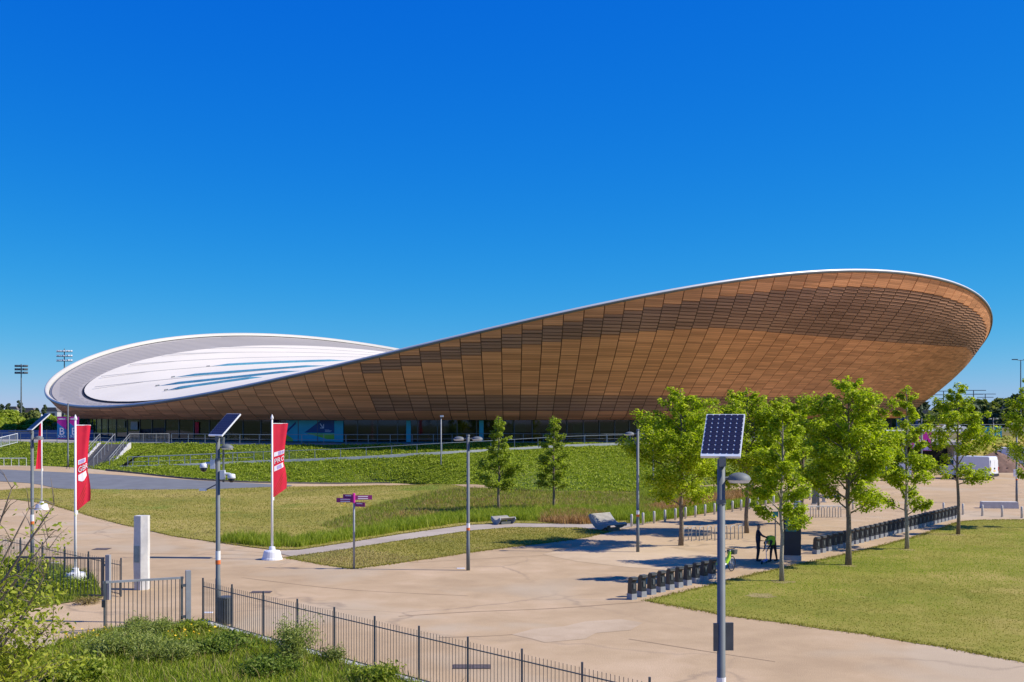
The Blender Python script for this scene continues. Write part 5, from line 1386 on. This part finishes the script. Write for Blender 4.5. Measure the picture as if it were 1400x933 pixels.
shrub(200, 876, 0.60, .7, 'feathery sage bush growing against the pale-topped gate', 4200, .06, 2, 'leaf_sage', wispy=True)
shrub(170, 905, 0.68, 1.0, 'wide feathery grey-green bush left of the sage bush', 5200, .06, 3, 'leaf_sage', wispy=True)
shrub(228, 912, 0.64, .85, 'soft blue-green bush below the gate post', 4200, .055, 4, 'leaf_sage', wispy=True)
shrub(262, 872, 0.48, .5, 'small bright bush at the foot of the gate post', 2400, .05, 5, 'grass_meadow')
shrub(406, 908, 1.28, .65, 'tall straw-tipped bush beside the bar fence', 3600, .055, 6, 'leaf_sage', wispy=True)
shrub(370, 925, 0.52, .75, 'low dark bush left of the straw-tipped bush', 3000, .05, 7, 'leaf_dark')
shrub(455, 908, 0.56, .35, 'thin weedy plant at the kerb against the bar fence', 900, .05, 8, 'leaf_sage', wispy=True)
shrub(515, 935, 0.56, .7, 'low green bush where the meadow meets the fence kerb', 2200, .05, 9, 'grass_meadow')
shrub(100, 940, 0.72, .9, 'leafy mid-green bush under the foreground tree', 4200, .055, 10, 'grass_meadow')
shrub(34, 812, 0.88, 1.3, 'dense dark bush behind the open dark gate leaf', 6500, .06, 11, 'leaf_dark', z0=.03)
shrub(92, 812, 0.60, .7, 'glossy green bush at the foot of the dark gate leaf', 3200, .055, 12, 'leaf_mid', z0=.03)
shrub(0, 792, 0.96, 1.3, 'tall loose bush at the left end of the bar fence', 5200, .06, 13, 'leaf_near', z0=.03)
shrub(118, 826, 0.28, .5, 'dry tuft on the tan paving inside the gateway', 700, .05, 14, 'grass_straw', wispy=True, z0=.01)
for k, (px, py, n) in enumerate(((112, 893, 26), (259, 893, 16), (492, 700, 40))):
    b = ground(px, py); b.z += meadow_h(b.x, b.y) if k < 2 else .04
    fl = thing('flower_clump', b, ('clump of yellow flowers at the meadow corner by the gateway', 'small clump of yellow flowers among the feathery bushes', 'yellow flowers dotting the rough grass above the verge')[k], 'flowers')
    P = rng.normal(0, .32 + .3 * (k == 2), (n, 2)); st = MB(); C = []
    for x, y in P:
        hh = rng.uniform(.3, .6); st.tube([(x, y, -.02), (x * 1.05, y * 1.05, hh)], .006, 3); C.append((x * 1.05, y * 1.05, hh))
    st.build('stem', 'leaf_mid', fl)['kind'] = 'stuff'; V, F = leaf_quads(np.repeat(np.array(C), 4, 0) + rng.normal(0, .025, (n * 4, 3)), .035, .6); bulk('petals', V, F, 'yellow_petal', fl, 'stuff')
# ================================================================== GRASS
def hz(P, off=0.): return height(P[:, 0], P[:, 1]) + off
def patchy(P, s):
    x, y = P[:, 0] * s, P[:, 1] * s
    return (np.sin(x * 1.3 + 2 * np.sin(y * .7)) + np.sin(y * 1.1 + 1.7 * np.sin(x * .6 + 1)) + .7 * np.sin(x * 3.1 + y * 2.3) + .6 * np.sin(x * 6.1 - y * 4.7 + 2 * np.sin(x * 1.9))) / 2.2
def lawn_blades(poly, n, off, h, w, lab_a, lab_b, bias):
    P = sample(poly, n); k = .7 * patchy(P, .17) + .5 * patchy(P, .6) + rng.normal(0, .3, n)
    A_, B_ = P[k > bias], P[k < bias - .25]
    blades('lawn_grass', A_, hz(A_, off), h, w, .8, 'grass_lawn', label=lab_a, cat='grass'); blades('lawn_grass', B_, hz(B_, off), h * 1.15, w, .8, 'grass_bright' if bias > 0 else 'grass_straw', label=lab_b, cat='grass')
lawn_blades(LAWN3, 130000, .012, .035, .012, 'sun-bleached short grass of the right-hand lawn', 'greener patches of grass in the right-hand lawn', .1)
lawn_blades(LAWN1, 80000, .04, .08, .014, 'short grass of the lawn beside the asphalt road', 'straw-coloured patches in the lawn beside the asphalt road', -.45)
lawn_blades(LAWN2, 26000, .03, .07, .012, 'short dry grass of the triangular lawn by the fingerpost', 'straw-coloured patches of the triangular lawn by the fingerpost', -.1)
def edge_tufts(poly, n, off, label, mat):
    Q = np.array(densify(poly, .25)); Q = Q[rng.integers(0, len(Q), n)] + rng.normal(0, .11, (n, 2))
    blades('edge_grass', Q, hz(Q, off), .06, .012, .9, mat, 2, .03, label, 'grass')
edge_tufts(LAWN3, 9000, .01, 'ragged grass along the edge of the right-hand lawn', 'grass_lawn')
edge_tufts(LAWN2, 5000, .01, 'ragged grass along the edge of the triangular lawn', 'grass_lawn')
edge_tufts(LAWN1, 7000, .02, 'ragged grass along the edge of the roadside lawn', 'grass_lawn')
mid_px = [(440, 720), (520, 690), (590, 674), (640, 669), (760, 674), (868, 676), (904, 690), (890, 697), (760, 697), (640, 702), (540, 716), (470, 728)]
P = sample(gpoly(mid_px), 4200); blades('rough_grass', P, hz(P, .04), rng.uniform(.07, .30, 4200), .014, .55, 'grass_meadow', 11, .16, 'rough tussocky grass on the low mound below the ivy slope', 'grass')
P = sample(gpoly(mid_px), 2600); blades('rough_grass', P, hz(P, .04), rng.uniform(.08, .34, 2600), .012, .6, 'grass_straw', 9, .2, 'straw seed heads scattered on the low mound', 'grass')
P = sample(gpoly([(500, 712), (590, 684), (700, 680), (760, 690), (650, 700), (560, 712)]), 260); blades('dry_grass', P, hz(P, .04), rng.uniform(.1, .3, 260), .015, .6, 'grass_rust', 12, .3, 'reddish dry grass scattered over the low mound', 'grass')
verge_px = [(296, 741), (330, 738), (400, 741), (480, 732), (560, 716), (650, 704), (760, 699), (880, 698), (903, 704), (862, 713), (800, 714), (700, 713), (640, 715), (545, 728), (470, 740), (410, 749), (372, 749.5), (325, 745)]
P = sample(gpoly(verge_px), 2600); blades('verge_grass', P, hz(P, .04), rng.uniform(.24, .58, 2600), .014, .5, 'grass_bright', 20, .13, 'tall bright green grass tufts along the narrow path', 'grass')
back_px = [(868, 676), (905, 690), (905, 706), (872, 716), (1000, 697), (1060, 688), (1110, 681), (1100, 673), (980, 669), (900, 670)]
BACK = gpoly(back_px); sheet('verge', BACK, 'verge_soil', .05, 1.5)
P = sample(gpoly([(860, 715), (900, 706), (1000, 690), (1060, 682), (1100, 676), (1108, 680), (1050, 689), (1000, 696.5), (930, 708), (868, 718)]), 1500); blades('verge_grass', P, hz(P, .05), rng.uniform(.25, .5, 1500), .014, .4, 'grass_bright', 18, .12, 'low green planting behind the bollard row', 'grass')
for nm, px, n in (('rust-coloured dry grass patch left of the wave-shaped bench', [(742, 706), (790, 703), (826, 709), (822, 716), (780, 718), (742, 715)], 500), ('rust-coloured dry grass band behind the bollard row', [(872, 700), (930, 688), (1040, 672), (1060, 676), (1000, 686), (930, 698), (880, 708)], 900)):
    P = sample(gpoly(px), n); blades('dry_grass', P, hz(P, .05), rng.uniform(.3, .55, n), .015, .6, 'grass_rust', 18, .16, nm, 'grass')
P = sample(gpoly([(870, 676), (900, 688), (930, 684), (1000, 676), (980, 670), (900, 671)]), 900); blades('rough_grass', P, hz(P, .05), .4, .016, .5, 'grass_meadow', 16, .2, 'green rough grass at the foot of the terrace flank', 'grass')
P = sample(MEADOW, 80000); P = P[P[:, 1] > 22]; blades('meadow_grass', P, np.array([meadow_h(x, y) for x, y in P]) + .03, rng.uniform(.08, .24, len(P)), .012, .9, 'grass_bright', label='wild meadow grass in the foreground below the bar fence', cat='grass')
P = sample(MEADOW, 4000); P = P[P[:, 1] > 22]; blades('meadow_grass', P, np.array([meadow_h(x, y) for x, y in P]) + .03, rng.uniform(.2, .5, len(P)), .008, .6, 'grass_straw', label='dry seed stalks standing up through the foreground meadow', cat='grass')
P = sample(BED, 9000); blades('bed_grass', P, hz(P, .03), .35, .01, .6, 'grass_meadow', label='loose green growth in the bed behind the gate', cat='grass')
# ================================================================== BACKGROUND, RIGHT
dkx0, dkx1, dky = 41.0, 54.5, 142.0
br = thing('footbridge', (dkx0, dky, 0), 'pale footbridge deck joining the terrace to the right-hand grass bank', 'bridge')
MB().box(((dkx1 - dkx0) / 2, 2.2, TZ - .2), (dkx1 - dkx0, 4.6, .38)).build('deck', 'pale_concrete', br)
MB().box(((dkx1 - dkx0) / 2, 4.4, 1.6), (dkx1 - dkx0, .3, 3.1)).build('underpass_shade_wall', 'painted_shade', br)  # wall coloured near-black to paint the dark recess under the deck
for x in (1.2, dkx1 - dkx0 - .4): MB().box((x, 1.2, 1.6), (.8, 2.2, 3.2)).build('pier', 'concrete', br)
railing('bridge_railing', [Vector((dkx0, dky + .2, TZ)), Vector((dkx1, dky + .2, TZ))], 'white barred railing along the footbridge deck', 2.2, 1.3, (1.3, .1), 'rail_white', .04, .3)
railing('bridge_railing', [Vector((dkx0, dky + 4.0, TZ)), Vector((dkx1 + 4, dky + 5.0, TZ))], 'grey barred railing on the far side of the footbridge', 2.2, 1.3, (1.3, .1), 'rail_white', .04, .3)
botR = smooth_line([Vector((54.5, 142.2, 0)), Vector((60, 141, 0)), Vector((78, 146, 0)), Vector((110, 152, 0)), Vector((150, 160, 0))], 6)
topR = smooth_line([Vector((54.5, 147, 3.4)), Vector((61, 151, 3.9)), Vector((80, 160, 4.1)), Vector((112, 168, 4.2)), Vector((152, 176, 4.2))], 6)
bankB = loft('grass_bank', botR, topR, 'lawn_dry', 4, .1)
loft('grass_bank', topR, [p + Vector((8, 75, -.2)) for p in topR], 'verge_soil', 2)
ivy('bank_grass', bankB, 9000, .2, 'rough green growth on the bank beside the footbridge', 'grass_lawn')
so = thing('soil_heap', (57.5, 139.2, 0), 'brown bare soil heap at the foot of the right-hand bank', 'soil heap')
mb = MB(); rs = random.Random(8); n = 18
for j in range(6):
    for k in range(n):
        a = 2 * math.pi * k / n; q = (1 - j / 5) ** .8; mb.v.append((4.2 * q * math.cos(a) + rs.uniform(-.15, .15), 2.2 * q * math.sin(a) + rs.uniform(-.15, .15), 2.5 * (j / 5) ** .9 + rs.uniform(-.08, .08) - .05))
for j in range(5):
    for k in range(n): a = j * n + k; b = j * n + (k + 1) % n; mb.f.append((a, b, b + n, a + n)); mb.m.append(0)
mb.build('heap', 'brown_soil', so, True); mb2 = MB()
for k in range(40): a = rs.uniform(0, 6.28); q = rs.uniform(.3, 1); mb2.box((4.2 * q * math.cos(a), 2.2 * q * math.sin(a), 2.5 * (1 - q) ** .9 + .03), (.2, .16, .12), a)
o = mb2.build('clods', 'brown_soil', so); o['kind'] = 'stuff'
railing('roadside_fence', [Vector((58, 170, 4.1)), Vector((90, 178, 4.1)), Vector((130, 186, 4.1))], 'grey roadside fence on top of the right-hand bank', 2.5, 1.2, (1.2, .7, .2), 'rail_grey', .03)
def car(loc, rz, label, mat):
    root = thing('parked_car', loc, label, 'car', 'cars on the road above the bank', rz); L, W = 4.2, 1.75
    side = [(-2.1, .35), (-2.1, .8), (-1.8, .95), (-1.3, 1.4), (.4, 1.42), (1.1, .98), (1.95, .85), (2.1, .6), (2.05, .35)]; n = len(side); mb = MB()
    for y, k in ((-W / 2, 1), (W / 2, 1)):
        for u, v in side: mb.v.append((u, y * (1 - .16 * max(0, (v - .9) / .5)), v))
    for i in range(n): b = (i + 1) % n; mb.f.append((i, i + n, b + n, b)); mb.m.append(0)
    mb.f.append(tuple(range(n))); mb.f.append(tuple(n + i for i in reversed(range(n)))); mb.m += [0, 0]
    mb.build('body', mat, root)
    for s in (-1, 1):
        MB().quad((-1.35, s * (W / 2 + .0), .98), (.85, s * (W / 2 + .0), .98), (.35, s * (W / 2 - .11), 1.36), (-1.15, s * (W / 2 - .11), 1.36)).build('side_window', 'van_glass', root)
        for x in (-1.3, 1.3):
            w = MB().lathe([(.3, -.1), (.3, .1)], 14).build('wheel', 'rubber', root); w.rotation_euler = (R(90), 0, 0); w.location = (x, s * .78, .3)
for x, y, l, m_ in ((66, 176, 'white car passing above the footbridge end', 'van_white'), (84, 182, 'grey car on the road above the grass bank', 'post_grey'), (104, 188, 'dark car farther along the road above the bank', 'navy')): car(Vector((x, y, 4.1)), R(12), l, m_)
tl = thing('lighting_column', Vector(((1395.5 - 700) / FPX * 205, 205, 4)), 'very tall twin-headed lighting column rising above the right-hand trees', 'street lamp')
MB().tube([(0, 0, 0), (0, 0, 12.3)], [.14, .08], 8).build('pole', 'post_grey', tl)
for s in (-1, 1): MB().tube([(0, 0, 12.2), (s * .8, 0, 12.35)], .05, 6).build('arm', 'post_grey', tl); MB().box((s * 1.05, 0, 12.38), (.9, .4, .16)).build('lamp_head', 'dark_steel', tl)
for k, (px, y_, d) in enumerate(((1290, 535, 900), (1331, 534, 850), (1347, 539, 1000))):
    zt = EYE + (HORIZON - y_) / FPX * d; py = thing('pylon', Vector(((px - 700) / FPX * d, d, 0)), ('distant grey pylon beside the bowl edge', 'tallest distant grey pylon above the far trees', 'distant double-armed pylon farthest away')[k], 'pylon')
    MB().tube([(0, 0, 0), (0, 0, zt)], [.7, .35], 4).build('mast', 'post_grey', py)
    for q in (1., .88): MB().box((0, 0, zt * q), (18 - 4 * (q < 1), .5, .5)).build('cross_arm', 'post_grey', py)
def far_tree(px, d, top, wid, label, seed, mat='far_leaf', n=1100, leaf=.5, zb=0., narrow=False, name='far_tree', group='far trees'):
    zt = EYE + (HORIZON - top) / FPX * d; h = zt - zb; loc = Vector(((px - 700) / FPX * d, d, zb)); root = thing(name, loc, label, 'tree', group)
    MB().tube([(0, 0, -.3), (0, 0, h * .7)], [.3, .1], 6).build('trunk', 'bark', root)
    rs = np.random.default_rng(seed); r = wid / FPX * d / 2; nb = 14
    if narrow: bc = np.stack([rs.normal(0, r * .3, nb), rs.normal(0, r * .3, nb), np.linspace(.15, .92, nb) * h], 1); br_ = r * .75 * np.sin(np.linspace(.5, 2.75, nb)) + .15
    else:
        q = rs.normal(0, 1, (nb, 3)); q /= np.linalg.norm(q, axis=1, keepdims=True); bc = q * np.array([r * .6, r * .6, h * .26]) + np.array([0, 0, h * .62]); br_ = rs.uniform(.32, .55, nb) * r
    i = rs.choice(nb, n); D = rs.normal(0, 1, (n, 3)); D /= np.linalg.norm(D, axis=1, keepdims=True); C = bc[i] + D * br_[i][:, None] * (rs.uniform(.5, 1, (n, 1)) ** .5) * np.array([1, 1, 1 if narrow else min(1.2, h * .5 / max(r, .1))])
    C[:, 2] = np.clip(C[:, 2], .3, h); V, F = leaf_quads(C, leaf, .3, D); bulk('crown', V, F, mat, root, None)
ft = [(1248, 420, 548, 26), (1262, 520, 552, 22), (1290, 380, 556, 40), (1318, 300, 553, 44), (1346, 330, 549, 46), (1372, 360, 547, 50), (1398, 300, 541, 56), (1425, 330, 545, 50), (1335, 250, 563, 36), (1362, 240, 561, 40), (1390, 250, 560, 46), (1410, 235, 558, 40), (1306, 560, 551, 40), (1385, 600, 546, 60), (1275, 300, 566, 30), (1225, 480, 556, 30)]
for k, (px, d, top, w) in enumerate(ft): far_tree(px, d, top, w, 'distant rounded tree in the wooded skyline right of the bowl', 50 + k, 'far_leaf_dark' if k % 3 == 0 or d > 400 else 'far_leaf', 1200, .009 * d / 3 + .15, 0)
sheet('planting_bed', [(-128, 176), (-74, 184), (-74, 270), (-128, 270)], 'bank_soil', 0., 6, zfn=lambda x, y: TZ + .02)
fl_ = [(-30, 232, 558, 60), (5, 236, 561, 46), (28, 250, 566, 40), (45, 232, 562, 34), (65, 245, 567, 38), (88, 236, 569, 36), (108, 232, 571, 30), (15, 212, 570, 50), (52, 214, 573, 44), (92, 216, 576, 40), (-10, 205, 572, 50), (36, 198, 582, 40), (70, 197, 584, 40), (4, 196, 580, 44)]
for k, (px, d, top, w) in enumerate(fl_): far_tree(px, d, top, w, 'leafy tree in the green belt beyond the terrace at left', 80 + k, 'leaf_mid' if k % 3 else 'far_leaf', 1500, .34, TZ, group='green belt trees')
for k, (px, top, w) in enumerate(((2, 551, 9), (11, 550, 9), (28, 546, 9), (50, 557, 8), (61, 552, 7), (155, 566, 8))): far_tree(px, 420, top, w, ('tall dark poplar spire at the left skyline', 'tall dark poplar spire at the left skyline', 'tallest dark poplar beside the floodlight mast', 'shorter dark poplar near the bowl tip', 'thin dark poplar nearest the bowl tip', 'small poplar behind the banner post')[k], 110 + k, 'far_leaf_dark', 700, .4, 0, True, 'poplar_tree', 'poplars')
hoard = thing('hoarding', (-84, 152, TZ), 'dark blue hoarding panels standing on the terrace left of the bowl', 'hoarding')
hm = MB().box((0, 0, .62), (1.96, .06, 1.22)).mesh('panel'); hm.materials.append(MAT['mural_navy']); hp_ = MB().box((0, .06, .65), (.07, .07, 1.3)).mesh('post'); hp_.materials.append(MAT['dark_steel'])
for k in range(15):
    for me_, nm_ in ((hm, 'panel'), (hp_, 'post')):
        o = bpy.data.objects.new(nm_, me_); COL.objects.link(o); o.parent = hoard; o.location = (k * 2.0 + (0 if nm_ == 'panel' else 1.0), k * .12, 0)
# floodlights
def floodlight(px, d, top, bot, wpx, label, mat):
    s = d / FPX; root = thing('floodlight_mast', Vector(((px - 700) * s, d, 0)), label, 'floodlight'); zt = EYE + (HORIZON - top) * s; zb = EYE + (HORIZON - bot) * s
    MB().tube([(0, 0, 0), (0, 0, zt)], [.28, .14], 8).build('mast', 'post_grey', root); w = wpx * s
    lm = MB().box((0, 0, 0), (.5, .45, .42)).mesh('lamp'); lm.materials.append(MAT[mat])
    for r in range(3):
        z = zb + (zt - zb) * (r + .5) / 3
        MB().box((0, 0, z - .3), (w, .12, .12)).build('cross_bar', 'post_grey', root)
        for k in range(7):
            o = bpy.data.objects.new('lamp', lm); COL.objects.link(o); o.parent = root; o.location = (-w / 2 + w * (k + .5) / 7, -.1 if k % 2 else .1, z); o.rotation_euler = (R(-12), 0, .1 * k)
floodlight(29, 340, 498, 512, 18, 'floodlight mast with dark lamps at the far left', 'dark_steel')
floodlight(88, 345, 477, 496, 22, 'floodlight mast with pale lamps rising behind the bowl tip', 'rail_white')
# far houses
def house(px, d, w, h, top, mat, label):
    s = d / FPX; x = (px - 700) * s; zt = EYE + (HORIZON - top) * s; root = thing('far_building', Vector((x, d, 0)), label, 'building', 'skyline buildings'); W = w * s; D = W * .7
    MB().box((0, 0, zt / 2), (W, D, zt)).build('wall', mat, root); MB().prism([(-W / 2 - .3, 0), (W / 2 + .3, 0), (W / 2 * .8, h), (-W / 2 * .8, h)], D, lambda u, v, q: Vector((u, q - D / 2, zt + v + .01))).build('roof', 'far_roof', root)
    n = max(2, int(W / 4))
    for k in range(n): MB().box((-W / 2 + W * (k + .5) / n, -D / 2 - .03, zt * .8), (W / n * .45, .1, 1.6)).build('window', 'van_glass', root)
for a in ((18, 600, 14, 1.5, 560, 'far_wall', 'pale low building on the left skyline between poplars'), (40, 640, 18, 1.2, 561, 'far_brick', 'brick building on the left skyline beside the floodlight mast'), (70, 560, 22, 2, 563, 'far_wall', 'grey roofed building just left of the bowl tip'), (95, 620, 20, 1.5, 564, 'far_brick', 'long brick building behind the bowl tip'),
          (1268, 450, 34, 2, 568, 'far_wall', 'long grey shed below the bowl on the right skyline'), (1300, 520, 26, 2, 563, 'far_brick', 'brick house on the right skyline behind the open tree'), (1378, 330, 30, 2.5, 568, 'far_wall', 'pale house among the trees at far right'), (1345, 420, 24, 2, 565, 'far_brick', 'brick house among the trees beneath the pylons'), (1240, 380, 24, 1, 572, 'mural_navy', 'dark blue shed under the right edge of the bowl')): house(*a)
